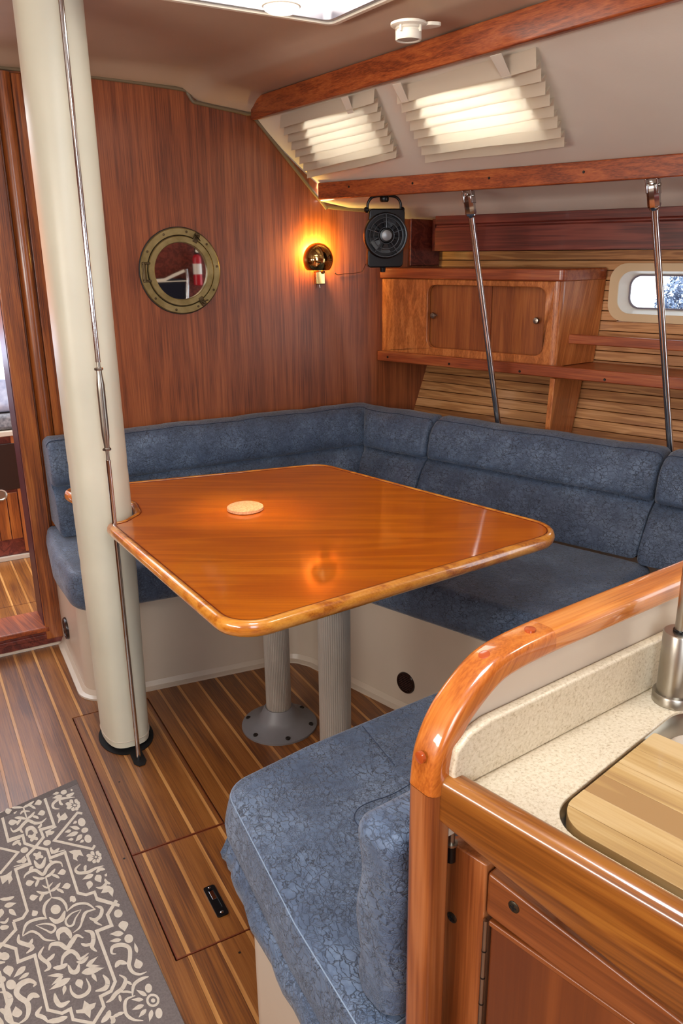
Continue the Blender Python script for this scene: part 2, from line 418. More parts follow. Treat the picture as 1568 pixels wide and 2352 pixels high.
def hatch(name, y0, y1, label):
    t = thing(name, ((HX0+HX1)/2, (y0+y1)/2, -.012), label, 'floor hatch')
    e = .0035
    build('edge_lipping', MB().box((HX0+.001, y0+.001, -.0118), (HX1-.001, y1-.001, -.0006)), m_lip, t)
    for k in range(-27, 34):
        a = X0+k*W; b = a+W
        pa, pb = max(a+SW, HX0+e), min(b-SW, HX1-e)
        if pb-pa > .004: build('plank', MB().box((pa, y0+e, -.01), (pb, y1-e, 0)), m_plank, t, bevel=.0007, seg=1)
        if a-SW > HX0+e and a+SW < HX1-e: build('inlay_strip', MB().box((a-SW, y0+e, -.01), (a+SW, y1-e, 0)), m_holly, t)
    return t
hA = hatch('floor_hatch', HYA0+.001, HYA1, 'long teak and holly floor hatch around the foot of the white mast')
hB = hatch('floor_hatch', HYB0, HYA0-.001, 'small teak and holly floor hatch with a black flush latch')
# latch
lc = V((.4455, 1.428, 0)); 
lb = thing('latch', (0,0,0)); lb.parent = hB
def lp(x, y): return (lc.x+x, lc.y+y)
bez = rpoly([(lc.x-.0135, lc.y-.049), (lc.x+.0135, lc.y-.049), (lc.x+.0135, lc.y+.049), (lc.x-.0135, lc.y+.049)], .006)
bi = rpoly([(lc.x-.0065, lc.y-.026), (lc.x+.0065, lc.y-.026), (lc.x+.0065, lc.y+.036), (lc.x-.0065, lc.y+.036)], .003)
bpy.data.objects.remove(lb)
lb = build('latch', MB().prism([(p.x,p.y,.0005) for p in bez], (0,0,.0035), holes=[[(p.x,p.y,.0005) for p in bi]]), m_black, hB, bevel=.0015)
build('recess', MB().box((lc.x-.007, lc.y-.027, .0004), (lc.x+.007, lc.y+.037, .0012)), m_black, lb)
build('catch', MB().box((lc.x-.0055, lc.y+.006, .001), (lc.x+.0055, lc.y+.034, .0032)), m_chrome, lb, bevel=.001)
build('screw', MB().lathe((lc.x, lc.y-.039, .003), (0,0,1), [(.004,0),(.004,.001),(.002,.0018)], 12), m_chrome, lb)
build('screw', MB().lathe((lc.x, lc.y+.043, .003), (0,0,1), [(.003,0),(.003,.001),(.0015,.0018)], 12), m_chrome, lb)
for px in [(550, 2188), (274, 1796), (285, 1972)]:
    p = onz(px, 0); build('screw', MB().lathe((p.x,p.y,0), (0,0,1), [(.0028,0),(.0028,.0004)], 10), m_screw, floor)

# ---- forward bulkhead with doorway
BY = 2.93
top = [(-1.6,1.86),(-.9,1.90),(.30,1.945),(.44,1.945),(.70,1.942),(.99,1.928),(1.02,1.915),(1.035,1.895),(1.06,1.888),(1.235,1.866),(1.262,1.855),(1.525,1.580),(1.56,1.560),(1.74,1.548),(2.04,1.518),(2.14,1.50)]
DX0, DX1, DZ0, DZ1 = -.35, .338, .078, 1.86
outer = [(-1.6,0),(2.14,0)]+[(x+(.03 if 1.2<x<1.6 else 0),z+.035) for x,z in reversed(top)]
hole = rpoly([(DX0,DZ0),(DX1,DZ0),(DX1,DZ1),(DX0,DZ1)], [0,0,.06,.06])
wallf = build('wall_forward', MB().prism([(x,BY,z) for x,z in outer], (0,.03,0), holes=[[(p.x,BY,p.y) for p in hole]]), m_bulk, kind='structure', loc=(0,BY,0))
# bronze edging following the bulkhead top
pth = smoothpath([(x,BY-.004,z-.003) for x,z in top], 5)
build('trim_1', MB().tube(pth, .0065, 8), m_trimm, kind='structure')
# door frame
dr = thing('door_1', (DX1, BY, 0), kind='structure')
build('jamb', MB().box((DX1-.004, BY-.002, .05), (DX1+.012, BY+.145, 1.88)), m_redwood, dr)
build('casing', MB().box((DX1-.002, BY-.018, .03), (DX1+.060, BY-.0005, 1.93)), m_teakv, dr, bevel=.004)
# rounded pilaster
prof = []
for k in range(9):
    th = pi*k/8; prof.append((DX1+.066+.024-.024*cos(th)*1.0, BY-.001-.026*sin(th)))
build('pilaster', MB().prism([(x,y,.4) for x,y in prof], (0,0,1.53)), m_teakv, dr)
build('casing_strip', MB().box((DX1+.115, BY-.010, .4), (DX1+.155, BY-.0005, 1.93)), m_teakv, dr, bevel=.003)
build('sill', MB().box((-1.2, BY-.020, .062), (DX1+.012, BY+.15, .083)), m_beam, dr, bevel=.005)
build('riser', MB().box((-1.2, BY-.010, .0), (DX1+.062, BY-.0008, .060)), m_valance, dr, bevel=.002)
build('riser_moulding', MB().box((-1.2, BY-.016, .034), (DX1+.04, BY-.0105, .052)), m_valance, dr, bevel=.003)
# white flange of the liner at the foot of the door and settee
fl = [(-1.6,2.914),(.37,2.914),(.392,2.90),(.392,2.86),(.375,2.62),(.378,2.565),(.392,2.52),(.42,2.485),(.47,2.465)]
inn = [(-1.6,2.93),(.45,2.93),(.45,2.6),(.50,2.49)]
ring = [(x,y,0) for x,y in fl]+[(x,y,0) for x,y in reversed(inn)]
build('trim_2', MB().prism(ring, (0,0,.010)), m_gel, kind='structure', bevel=.004)
# ---- ceiling (headliner)
def beamX(y, z=None): return 1.25+(2.9-y)*.096
def upb(y, z=1.88): return V((beamX(y), y, z))
def lowb(s, z=1.60): return H(s, -.25, z)
def low_at_y(y, z=1.60):
    s = (2.93-.25*sa-y)/ca; return lowb(s, z)
ys = [2.93-i*.19 for i in range(21)]
cm = MB()
# section across (x,z) per y; near the bulkhead it dips
rings = []
for i, y in enumerate([2.93, 2.915, 2.895, 2.86, 2.82, 2.78]+[2.6-.2*i for i in range(20)]):
    d = 2.93-y; q = min(1, max(0, d/.11)); q = q*q*(3-2*q)
    bx = beamX(y); sh = (2.93-y)*.155
    stepx = 1.02+sh
    sec = [(-1.6,1.86+.04*q),(-.9,1.90+.035*q),(.0,1.935+.035*q),(.5,1.945+.03*q),(.98+sh-.02*q,1.930+.038*q),(1.0+sh,1.926+.036*q),(stepx+.012,1.905+.045*q),(stepx+.035,1.893+.04*q),(stepx+.06,1.887+.04*q)]
    sec.append((max(bx,stepx+.08)+.015, 1.866+.046*q)); sec.append((max(bx,stepx+.08)+.016, 1.85))
    rings.append([V((x,y,z)) for x,z in sec])
cm.loft(rings, caps=False, closed_ring=False)
build('ceiling', cm, m_lining, kind='structure', ang=80)
# cabin side (sloped) with openings for the two fixed windows
def cside(y, f):
    a = upb(y, 1.862)+V((.012,0,0)); b = low_at_y(y+.27, 1.640)+HN*.004; return a.lerp(b, f)
def cs_n(y):
    a = cside(y,0); b = cside(y,1); c = cside(y-.2,0); n = (b-a).cross(c-a).normalized()
    return n if n.z < 0 else -n       # points into cabin (down/inboard)
def csolve(px):
    y = 2.2; f = .4
    for _ in range(30):
        p = onpl(px, cside(y,f), cs_n(y))
        a = cside(y,0); b = cside(y,1); f = (a.z-p.z)/(a.z-b.z); y = p.y-(b.y-a.y)*f
    return y, f, p
blinds_px = [[(646,262),(862,200),(920,348),(716,396)], [(912,196),(1232,103),(1305,318),(985,356)]]
wins = []
for bp in blinds_px:
    q = [csolve(p) for p in bp]
    wins.append((min(q[0][0],q[3][0])-.065, max(q[1][0],q[2][0])+.05, max(.2, (q[0][1]+q[1][1])/2+.13), (q[2][1]+q[3][1])/2-.10))
print('WINS',wins)
yl = sorted(set([2.93,2.9,2.86]+[2.8-.1*i for i in range(19)]+[w_ for a in wins for w_ in a[:2]]+[1.2,.8,.4,0,-.6,-1.0]), reverse=True)
fl_ = [0,.12,.3,.5,.7,.88,1]
mbs = MB()
def inwin(y0, y1):
    for a in wins:
        if y0 <= a[0]+1e-6 and y1 >= a[1]-1e-6: return a
    return None
for i in range(len(yl)-1):
    y0, y1 = yl[i], yl[i+1]; wv = inwin(y0, y1)
    segs = [(0,1)] if not wv else [(0, wv[2]), (wv[3], 1)]
    for f0, f1 in segs:
        n_ = 4
        for j in range(n_):
            fa, fb = f0+(f1-f0)*j/n_, f0+(f1-f0)*(j+1)/n_
            mbs.add([cside(y0,fa), cside(y0,fb), cside(y1,fb), cside(y1,fa)], [(0,1,2,3)])
cabside = build('wall_cabin_side', mbs, m_liner2, kind='structure', smooth=False)
# window reveals and glass
for wi, wv in enumerate(wins):
    wd = thing('window_%d' % (wi+1), cside((wv[0]+wv[1])/2, .5), kind='structure')
    n = cs_n((wv[0]+wv[1])/2)
    c4 = [cside(wv[0],wv[2]), cside(wv[1],wv[2]), cside(wv[1],wv[3]), cside(wv[0],wv[3])]
    o4 = [p-n*.15 for p in c4]  # reveals deepened so their edges cut the sun on the blinds
    mr = MB()
    for k in range(4): mr.add([c4[k], c4[(k+1)%4], o4[(k+1)%4], o4[k]], [(0,1,2,3)])
    build('reveal', mr, m_liner2, wd, smooth=False)
    build('pane', MB().prism([p+n*.006 for p in o4], -n*.005), m_glass, wd, smooth=False)
# side deck underside, outboard of the lower beam
rings = []
for s in [-.12,-.06,-.03,0,.1,.3]+[.5+.25*i for i in range(12)]:
    q = min(1,max(0,(s+.03)/.12))
    rings.append([H(s,-.243,1.578+.02*q), H(s,-.13,1.557+.03*q), H(s,0,1.545+.028*q), H(s,.06,1.535+.02*q), H(s,.10,1.515+.008*q), H(s,.34,1.50+.008*q)])
build('ceiling_side_deck', MB().loft(rings, caps=False, closed_ring=False), m_liner2, kind='structure', ang=80)
# teak beams (grab trims)
def beam(name, pts, hgt, th, side, nscrews):
    """pts: bottom inboard edge path; boards stand upright"""
    rings = []
    for p in pts: 
        rings.append([p, p+side*th, p+side*th+V((0,0,hgt)), p+V((0,0,hgt))])
    o = build(name, MB().loft(rings), m_beam, kind='structure', bevel=.005)
    return o
su = V((.995,.09,0))
ub = [V((1.243+(2.9-y)*.096-.006*sin((2.9-y)*1.1)*1.5, y, 1.842)) for y in [2.912,2.7,2.4,2.0,1.6,1.2,.8,.4,0]]
B1 = beam('trim_3', ub, .070, .022, su, 6)
lbm = [H(s,-.262,1.582) for s in [-.075,.3,.7,1.1,1.5,1.9,2.4,2.9]]
B2 = beam('trim_4', lbm, .060, .022, HN, 6)
def plug(par, p, n, r=.0042):
    build('screw', MB().lathe(p, n, [(r,-.002),(r,.0006),(r*.4,.0003)], 10), m_screw, par)
for px in [(640,222),(777,180),(944,124),(1148,62)]:
    p = onpl(px, V((1.243,2.9,1.87)), V((-1,-.096,0)).normalized()); plug(B1, p, V((-1,-.096,0)))
for px in [(801,429),(947,421),(1123,409),(1340,395)]:
    plug(B2, onpl(px, H(0,-.262,1.6), HN), -HN)
# tabs (white velcro) holding the blinds
# ---- hull side: horizontal slats on a curved section
def hullt(z):
    ks = [(.0,-.25),(.3,.0),(.45,.085),(.6,.135),(.72,.175),(.92,.24),(1.1,.268),(1.3,.285),(1.56,.292)]
    for i in range(len(ks)-1):
        if z <= ks[i+1][0]:
            f = (z-ks[i][0])/(ks[i+1][0]-ks[i][0]); return ks[i][1]+(ks[i+1][1]-ks[i][1])*f
    return ks[-1][1]
wl = build('wall_starboard', MB().loft([[H(s,hullt(z)+.02,z) for z in (0,.2,.4,.6,.8,1.0)] for s in (-.2,0,2.9)], caps=False, closed_ring=False)
     .loft([[H(s,hullt(z)+.02,z) for z in (1.0,1.146)] for s in (-.2,2.9)], caps=False, closed_ring=False)
     .loft([[H(s,hullt(z)+.02,z) for z in (1.146,1.25,1.33)] for s in (-.2,.895)], caps=False, closed_ring=False)
     .loft([[H(s,hullt(z)+.02,z) for z in (1.146,1.25,1.33)] for s in (1.44,2.9)], caps=False, closed_ring=False)
     .loft([[H(s,hullt(z)+.02,z) for z in (1.33,1.56)] for s in (-.2,2.9)], caps=False, closed_ring=False), m_groove, kind='structure')
z = .46; pit = .0358
while z < 1.54:
    spans = [(0.012, 2.2)]
    if z+pit > 1.150 and z < 1.31: spans = [(.012,.905),(1.43,2.2)]
    for s0, s1 in spans:
        za, zb = z+.0010, z+pit-.0010
        a0, a1 = H(s0,hullt(za)+.019,za), H(s0,hullt(zb)+.019,zb)
        t = .014
        P4 = [a0, a1, a1-HN*t, a0-HN*t]
        b = MB().prism(P4, HE*(s1-s0))
        build('slat', b, m_slat, wl, bevel=.0016, seg=1)
    z += pit
# light batten where slats meet the bulkhead
build('batten', MB().loft([[H(.0,hullt(z)-.012,z), H(.022,hullt(z)-.012,z), H(.022,hullt(z)+.015,z), H(0,hullt(z)+.015,z)] for z in (.46,.6,.72,.85,.95)]), m_holly, wl)
# ---- portlight
def ring2(s0,s1,z0,z1,r,n=8): return rpoly([(s0,z0),(s1,z0),(s1,z1),(s0,z1)], r, n)
pw = thing('window_3', H(1.165,.30,1.245), kind='structure')
def hp(p, t): return H(p.x, t, p.y)
def hpt(p, dt): return H(p.x, .285+dt, p.y)
m_pframe = mat('port_frame', 'd9bd94', .45)
m_pin = mat('port_reveal', 'efe8dc', .4)
m_gasket = mat('port_gasket', '6f6672', .5)
o_ = ring2(.872,1.460,1.142,1.345,.062); i_ = ring2(.906,1.426,1.170,1.318,.048); g_ = ring2(.922,1.410,1.184,1.304,.040); g2 = ring2(.927,1.405,1.189,1.299,.037)
build('frame', MB().prism([hpt(p,-.018) for p in o_], HN*.014, holes=[[hpt(p,-.018) for p in i_]]), m_pframe, pw, bevel=.002)
build('reveal', MB().loft([[hpt(p,-.012) for p in i_],[hpt(p,.05) for p in g_]], caps=False), m_pin, pw)
build('gasket', MB().prism([hpt(p,.046) for p in g_], HN*.006, holes=[[hpt(p,.046) for p in g2]]), m_gasket, pw)
build('pane', MB().prism([hpt(p,.052) for p in g_], HN*.004), m_glass, pw)
# ================================================================== HULL SIDE FURNITURE
# ---- shelf with front fiddle
sh = thing('wall_shelf', H(1.1,.1,.955), 'long teak shelf with a raised front lip running along the hull behind the settee', 'shelf')
build('shelf_board', MB().prism([H(.005,.02,.972), H(2.2,.02,.972), H(2.2,.245,.972), H(.005,.245,.972)], (0,0,.018)), m_hullwoodh, sh)
fr = build('front_lip', MB().prism([H(.005,0,.957), H(2.2,0,.957), H(2.2,.02,.957), H(.005,.02,.957)], (0,0,.042)), m_hullwoodh, sh, bevel=.005)
for px in [(890,820),(1031,836),(1193,853),(1388,872)]:
    build('screw', MB().lathe(onpl(px, H(0,0,1), HN), -HN, [(.005,-.002),(.005,.0007),(.002,.0003)], 10), m_screw, sh)
# ---- support knee
kn = MB().prism([H(.795,.002,.955), H(.795,hullt(.955)-.004,.955), H(.795,hullt(.8)-.004,.8), H(.795,hullt(.66)-.004,.66), H(.790,-.01,.66)], HE*.020)
build('shelf_bracket', kn, m_hullwood, bevel=.003, label='upright teak bracket under the shelf, between the two chrome struts', cat='bracket')
# ---- locker
lk = thing('wall_locker', H(.4,.15,.991), 'teak wall locker with two sliding doors standing on the shelf', 'cabinet')
LZ0, LZ1 = .992, 1.288; LS = .80; LT = .028
outer = [V((.004,LZ0)), V((LS-.02,LZ0)), V((LS-.02,LZ1)), V((.004,LZ1))]
hole = rpoly([(.238,1.026),(.742,1.026),(.742,1.266),(.238,1.266)], .03)
build('face_frame', MB().prism([H(p.x,LT,p.y) for p in outer], HN*.02, holes=[[H(p.x,LT,p.y) for p in hole]]), m_hullwood, lk, bevel=.004)
# rounded bead round the opening
# corner post, rounded
cp = [(LS-.02,LT),(LS-.012,LT+.001),(LS-.004,LT+.006),(LS,LT+.014),(LS+.001,LT+.03),(LS-.02,LT+.03)]
build('corner_post', MB().prism([H(a,b,LZ0) for a,b in cp], (0,0,LZ1-LZ0)), m_hullwood, lk)
def ss(t): return LS-.017+.048*(t-.058)/.22
side = [H(ss(t),t,z) for t,z in ((LT+.03,LZ0),(hullt(LZ0)-.001,LZ0),(hullt(1.1)-.001,1.1),(hullt(LZ1)-.001,LZ1),(LT+.03,LZ1))]
build('side_panel', MB().prism(side, HE*.018), m_hullwood, lk)
build('back_panel', MB().prism([H(.01,LT+.05,LZ0),H(.78,LT+.05,LZ0),H(.78,LT+.05,LZ1),H(.01,LT+.05,LZ1)], HN*.004), m_groove, lk)
top = rpoly([(.004,LT-.012),(LS+.014,LT-.012),(LS+.054,.283),(.004,.283)], [0,.022,0,0])
build('cornice', MB().prism([H(p.x,p.y,LZ1) for p in top], (0,0,.042)), m_hullwoodh, lk, bevel=.006)
for s0, s1, tt, ks in ((.238,.50,LT+.026,.262),(.48,.745,LT+.034,.707)):
    d = build('sliding_door', MB().prism([H(s0-.01,tt,1.01),H(s1+.01,tt,1.01),H(s1+.01,tt,1.28),H(s0-.01,tt,1.28)], HN*.006), m_door, lk)
    build('knob', MB().lathe(H(ks,tt,1.15), -HN, [(.004,0),(.004,.012),(.010,.016),(.0125,.022),(.010,.028),(.001,.030)], 20), m_brush, d)
# ---- book rail
build('book_rail', MB().prism([H(.803,.10,1.069),H(2.2,.10,1.069),H(2.2,.114,1.069),H(.803,.114,1.069)], (0,0,.034)), m_hullwoodh, bevel=.004, label='thin teak book rail above the shelf, in front of the hull slats', cat='rail')
# ---- valance
vp = [(1.392,.10),(1.478,.10),(1.482,.106),(1.488,.106),(1.492,.10),(1.522,.10),(1.522,.125),(1.392,.125)]
build('valance', MB().prism([H(.215,t,z) for z,t in vp], HE*2.0), m_valance, bevel=.002, label='dark mahogany valance board high on the hull, above the locker and portlight', cat='valance')
for px in [(1202,536),(1358,533),(1537,528)]: pass
build('valance_return', MB().prism([H(.215,.10,1.392),H(.195,.11,1.392),H(.183,.13,1.392),H(.18,.284,1.392),H(.215,.284,1.392)], (0,0,.12)), m_valance, label='rounded dark end piece closing the valance beside the fan', cat='valance')
build('corner_panel', MB().prism([(1.93,2.928,1.335),(2.075,2.928,1.335),(2.075,2.928,1.50),(2.02,2.928,1.518),(1.93,2.928,1.53)], (0,-.012,0)), m_valance, bevel=.003, label='small dark wood panel in the corner behind the fan', cat='panel')
# ---- chrome struts
for nm, (s, y) in enumerate(((.583,0),(1.192,0))):
    tp = H(s,-.25,1.582); ln = .95
    px = [(1143,968),(1540,1050)][nm]
    bt = onpl(px, H(0,-.078,0), HN)
    dv = (bt-tp).normalized()
    lab = ['chrome strut nearest the fan, from the lower teak beam to behind the backrest', 'right chrome strut passing in front of the portlight'][nm]
    st = thing('support_strut', bt+dv*.12, lab, 'strut', 'chrome struts under the lower beam')
    build('tube', MB().tube([tp+dv*.075, bt+dv*.12], .0105, 20), m_chrome, st)
    soc = build('socket', MB().lathe(tp+dv*.004, dv, [(.017,.012),(.0185,.02),(.0185,.068),(.013,.080),(.011,.082)], 8), m_chrome, st, smooth=True)
    for sg in (-1,1):
        a = tp+HE*sg*.0135
        build('fork_cheek', MB().prism([a+HN*-.013, a+HN*.013, a+HN*.013+dv*.04, a-HN*.013+dv*.04], HE*sg*.005), m_chrome, soc, bevel=.002)
    build('pin', MB().tube([tp-HE*.022+dv*.016, tp+HE*.022+dv*.016], .005, 12), m_brush, soc)
    build('screw', MB().lathe(tp-HN*.012+dv*.012, -HN, [(.007,0),(.007,.004),(.003,.005)], 14), m_chrome, soc)

# ================================================================== SETTEE
# base moulding
def pt2(s,t): p = H(s,t,0); return (p.x,p.y)
front = rpoly([(.395,2.928),(.385,2.45),(1.09,2.375),(1.135,2.30),(1.45,1.20),(.377,1.065),(.415,.62)], [0,.07,.10,.05,.12,.06,0], 8)
# as separate fore / starboard / aft base run : one outline ring with the well open
of = [(.415,.62),(2.3,.86),(2.3,2.0),(2.02,2.928)]
poly = [V(p) for p in front]+[V(p) for p in of]
bs = thing('settee_base', (1.2,2.4,0), 'cream moulded fibreglass base under the blue settee cushions', 'seat base')
build('moulding', MB().prism([(p.x,p.y,0) for p in poly], (0,0,.345)), m_gel, bs, bevel=.006)
# foot flange (cove)
fi = front
rings = []
nf = len(fi)
def off(pl, d):
    out = []
    for i in range(len(pl)):
        a = pl[max(i-1,0)]; b = pl[min(i+1,len(pl)-1)]; t = (b-a).normalized(); out.append(pl[i]+V((t.y,-t.x))*d)
    return out
def ring3(d, z): return [V((p.x,p.y,z)) for p in off(fi, d)]
build('foot_cove', MB().loft([ring3(.022,0), ring3(.022,.006), ring3(.008,.010), ring3(.001,.026), ring3(-.004,.026), ring3(-.004,0)], closed_path=True, caps=False, closed_ring=False), m_gel, bs)
def vent(px, p0, n, r):
    c = onpl(px, p0, n)
    v = build('vent_grille', MB().lathe(c, n, [(r*1.0,-.003),(r,.002),(r*.93,.006),(r*.80,.006),(r*.76,.001),(.0,.001)], 36), mat('dark_brown_vent','2a1a16',.25), bs, label='round dark brown vent')
    ax = V((0,0,1)); tt = ax.cross(n).normalized()
    for k in range(9):
        h = (k-4)*r*.17; l = sqrt(max(0,(r*.76)**2-h*h))
        build('louvre', MB().obox(c-tt*l+ax*(h-r*.03)+n*.0015, tt*2*l, ax*r*.07, n*.003), mat_v, v)
mat_v = mat('vent_louvre', '3c2a26', .25)
q1 = V((1.135,2.30,0)); q2 = V((1.45,1.20,0)); dq = (q2-q1).normalized(); nq = V((dq.y,-dq.x,0))
vent((932,1568), q1, nq, .036)
vent((152,1443), V((.388,2.6,0)), V((-1,0,0)), .040)

def V2(l): return [V(p) for p in l]
def pad(name, outline, z0, z1, r, label, cat, group=None, crown=.006, pipe=True, bulge=.006, mat_=None):
    pl = densify(outline, .035)
    if area2(pl) < 0: pl = pl[::-1]
    rings = []
    def rg(d, z): return [V((p.x,p.y,z)) for p in inset(pl, d)]
    rings += [rg(.012, z0), rg(.002, z0+.010)]
    zm = (z0+z1)/2
    rings += [rg(-bulge*.7, zm-(zm-z0)*.5), rg(-bulge, zm), rg(-bulge*.5, zm+(z1-zm)*.4)]
    for k in range(6):
        a = k/5*pi/2; rings.append(rg(r*(1-cos(a)), z1-r+r*sin(a)))
    o = build(name, MB().loft(rings), mat_ or m_blue, label=label, cat=cat, group=group, ang=60)
    if pipe:
        path = rg(r*.25, z1-r*.45+.0005)
        build('piping', MB().tube(path, .0015, 5, closed=True), m_pipe, o)
    return o
m_pipe = mat('piping_thread', '8496ac', .7)
m_seam = mat('dark_seam', '2c384e', .8)  # dark blue for seam lines and back cushion piping
fs = rpoly([(.385,2.925),(.355,2.64),(.365,2.36),(1.055,2.30),(1.60,2.50),(1.66,2.79),(1.60,2.925)], [.02,.05,.09,.02,.02,.05,0])
pad('seat_cushion', fs, .347, .470, .028, 'long blue seat cushion under the bulkhead, left of the table behind the mast', 'seat cushion', 'blue settee seat cushions')
a1 = H(.32,-.86,0); 
st_ = [(1.062,2.295),(1.605,2.495),(H(.5,-.30,0).x,H(.5,-.30,0).y),(H(1.34,-.305,0).x,H(1.34,-.305,0).y),(1.40,1.395)]
pad('seat_cushion', rpoly(st_, [.02,.02,.03,.03,.06]), .347, .470, .028, 'blue seat cushion along the hull, right of the table', 'seat cushion', 'blue settee seat cushions')
af = rpoly([(.378,.64),(.380,.86),(.405,1.21),(.60,1.250),(1.42,1.345),(H(1.36,-.31,0).x,H(1.36,-.31,0).y),(2.13,1.0),(2.13,.86),(.60,.668)], [.03,.3,.065,.3,.04,.05,.05,.05,0])
ac = pad('seat_cushion', af, .345, .470, .017, 'foreground blue seat cushion with rounded corner and crackled suede, nearest the camera', 'seat cushion', 'blue settee seat cushions', bulge=.010)
def seam(par, pxs, z, r=.0009):
    p = smoothpath([onz(q, z) for q in pxs], 6)
    build('seam', MB().tube(p, r, 5), m_seam, par)
seam(ac, [(832,1668),(868,1712),(905,1757)], .4765)
seam(ac, [(965,1786),(905,1822),(850,1842),(824,1856),(813,1876),(822,1896),(842,1918)], .4765)
# lower flap of the cover hanging at the front of the near cushion
flp = [(.372,.66),(.374,.86),(.392,1.10),(.402,1.17)]
fp = smoothpath([V((x,y,0)) for x,y in flp], 8)
rings = []
for i, p in enumerate(fp):
    wv = .004*sin(i*1.7)+.003*sin(i*.6)
    rings.append([p+V((-.006-wv*.4,0,.385)), p+V((-.016-wv,0,.362)), p+V((-.013-wv,0,.340+wv)), p+V((-.004-wv,0,.333+wv)), p+V((.012,0,.345)), p+V((.012,0,.385))])
build('skirt', MB().loft(rings), m_blue, ac, ang=80)

# ---- back cushions
profH = [(.235,.474),(.232,.50),(.212,.545),(.185,.595),(.160,.622),(.132,.634),(.128,.640),(.152,.648),(.156,.665),(.148,.70),(.133,.745),(.118,.768),(.095,.784),(.06,.794),(.025,.792),(.005,.780),(0,.765),(.0,.70),(.02,.60),(.06,.52),(.10,.474)]
profF = [(.165,.474),(.172,.50),(.168,.56),(.155,.605),(.135,.622),(.110,.632),(.106,.639),(.126,.648),(.133,.665),(.128,.72),(.118,.760),(.105,.780),(.085,.792),(.05,.799),(.02,.798),(-.008,.788),(-.014,.77),(-.016,.70),(-.016,.60),(-.014,.52),(-.01,.474)]
def backc(name, stations, label, r=.022, group='blue settee back cushions', pipeidx=12):
    """stations: (R, D, blend) blend 0 fore profile, 1 hull profile"""
    n = len(stations); L = [0]
    for i in range(1, n): L.append(L[-1]+(V(stations[i][0])-V(stations[i-1][0])).length)
    tot = L[-1]
    # insert end stations
    out = []
    def at(l):
        for i in range(n-1):
            if l <= L[i+1]+1e-9:
                f = (l-L[i])/(L[i+1]-L[i]); a, b = stations[i], stations[i+1]
                return V(a[0]).lerp(V(b[0]), f), V(a[1]).lerp(V(b[1]), f), a[2]+(b[2]-a[2])*f
    ls = set()
    for k in range(7):
        q = r*(1-cos(k/6*pi/2)) ; ls.add(round(q,5)); ls.add(round(tot-q,5))
    k = .05
    while k < tot-.04: ls.add(round(k,5)); k += .05
    for q in L[1:-1]: ls.add(round(q,5))
    ls = sorted(ls); rings = []; pipe = []
    for l in ls:
        l = min(max(l, 1e-6), tot-1e-6)
        R, D, bl = at(l)
        e = min(l, tot-l); d = 0
        if e < r: d = r-sqrt(max(0, r*r-(r-e)**2))
        pr_ = [V((a[0]*(1-bl)+b[0]*bl, a[1]*(1-bl)+b[1]*bl)) for a, b in zip(profF, profH)]
        wob = .0025*sin(l*17)+.0015*sin(l*41+1)
        if d > 0:
            c = sum(pr_, V((0,0)))/len(pr_); pr2 = []
            for p in pr_:
                dd = (c-p); pr2.append(p+dd.normalized()*min(d, dd.length*.6))
            pr_ = pr2
        ring = [R+D*(p.x+(wob if 2<i<16 else 0))+V((0,0,p.y+(wob if i>9 else 0))) for i, p in enumerate(pr_)]
        rings.append(ring)
        pipe.append(ring[pipeidx]+D*.0005+V((0,0,.0012)))
    o = build(name, MB().loft(rings), m_blue, label=label, cat='back cushion', group=group, ang=60)
    build('piping', MB().tube(pipe, .0012, 5), m_seam, o)
    return o
Dh = -HN
mit = (V((1.630,2.785,0))-V((1.700,2.905,0)))/.128
stF = [((.405,2.905,0),(0,-1,0),0),((1.50,2.905,0),(0,-1,0),0),((1.60,2.905,0),V((0,-1,0)).lerp(mit,.35),.15),((1.700,2.905,0),mit,.5),(H(.08,-.085,0),Dh.lerp(mit,.35),.75),(H(.2,-.08,0),Dh,1),(H(.418,-.08,0),Dh,1)]
backc('back_cushion', stF, 'long blue back cushion along the bulkhead, bending round the corner below the fan')
backc('back_cushion', [(H(.426,-.08,0),Dh,1),(H(1.285,-.08,0),Dh,1)], 'wide blue back cushion below the shelf, behind the right end of the table')
backc('back_cushion', [(H(1.296,-.085,0),Dh*1.12,1),(H(2.1,-.085,0),Dh*1.12,1)], 'blue back cushion cut off by the right edge of the photo')
# near backrest, leaning on the galley bulkhead
rings = []
w0, w1, z0, z1 = .046, .130, .474, .745
pr_ = rpoly([(w0,z0),(w1+.006,z0),(w1,z1),(w0,z1)], [.008,.02,.026,.022], 5)
pr_ = densify(pr_, .02); wc = (w0+w1)/2; zc = (z0+z1)/2
us = [-.034+.028*(1-cos(k/6*pi/2)) for k in range(7)]+[.03,.08,.2,.4,.7,1.2]
for u_ in us:
    e = u_+.034; d = 0.026-sqrt(max(0,.026**2-(.026-min(e,.026))**2))
    pl = [V((wc+(p.x-wc)*(1-d/.042), z0+(p.y-z0)*(1-d/.27))) for p in pr_]
    rings.append([Gp(u_+.003*sin(p.y*40), p.x+.002*sin(p.y*55), p.y) for p in pl])
bb = build('back_cushion', MB().loft(rings), m_blue, label='blue backrest standing on the near seat cushion beside the wooden post', cat='back cushion', group='blue settee back cushions', ang=60)

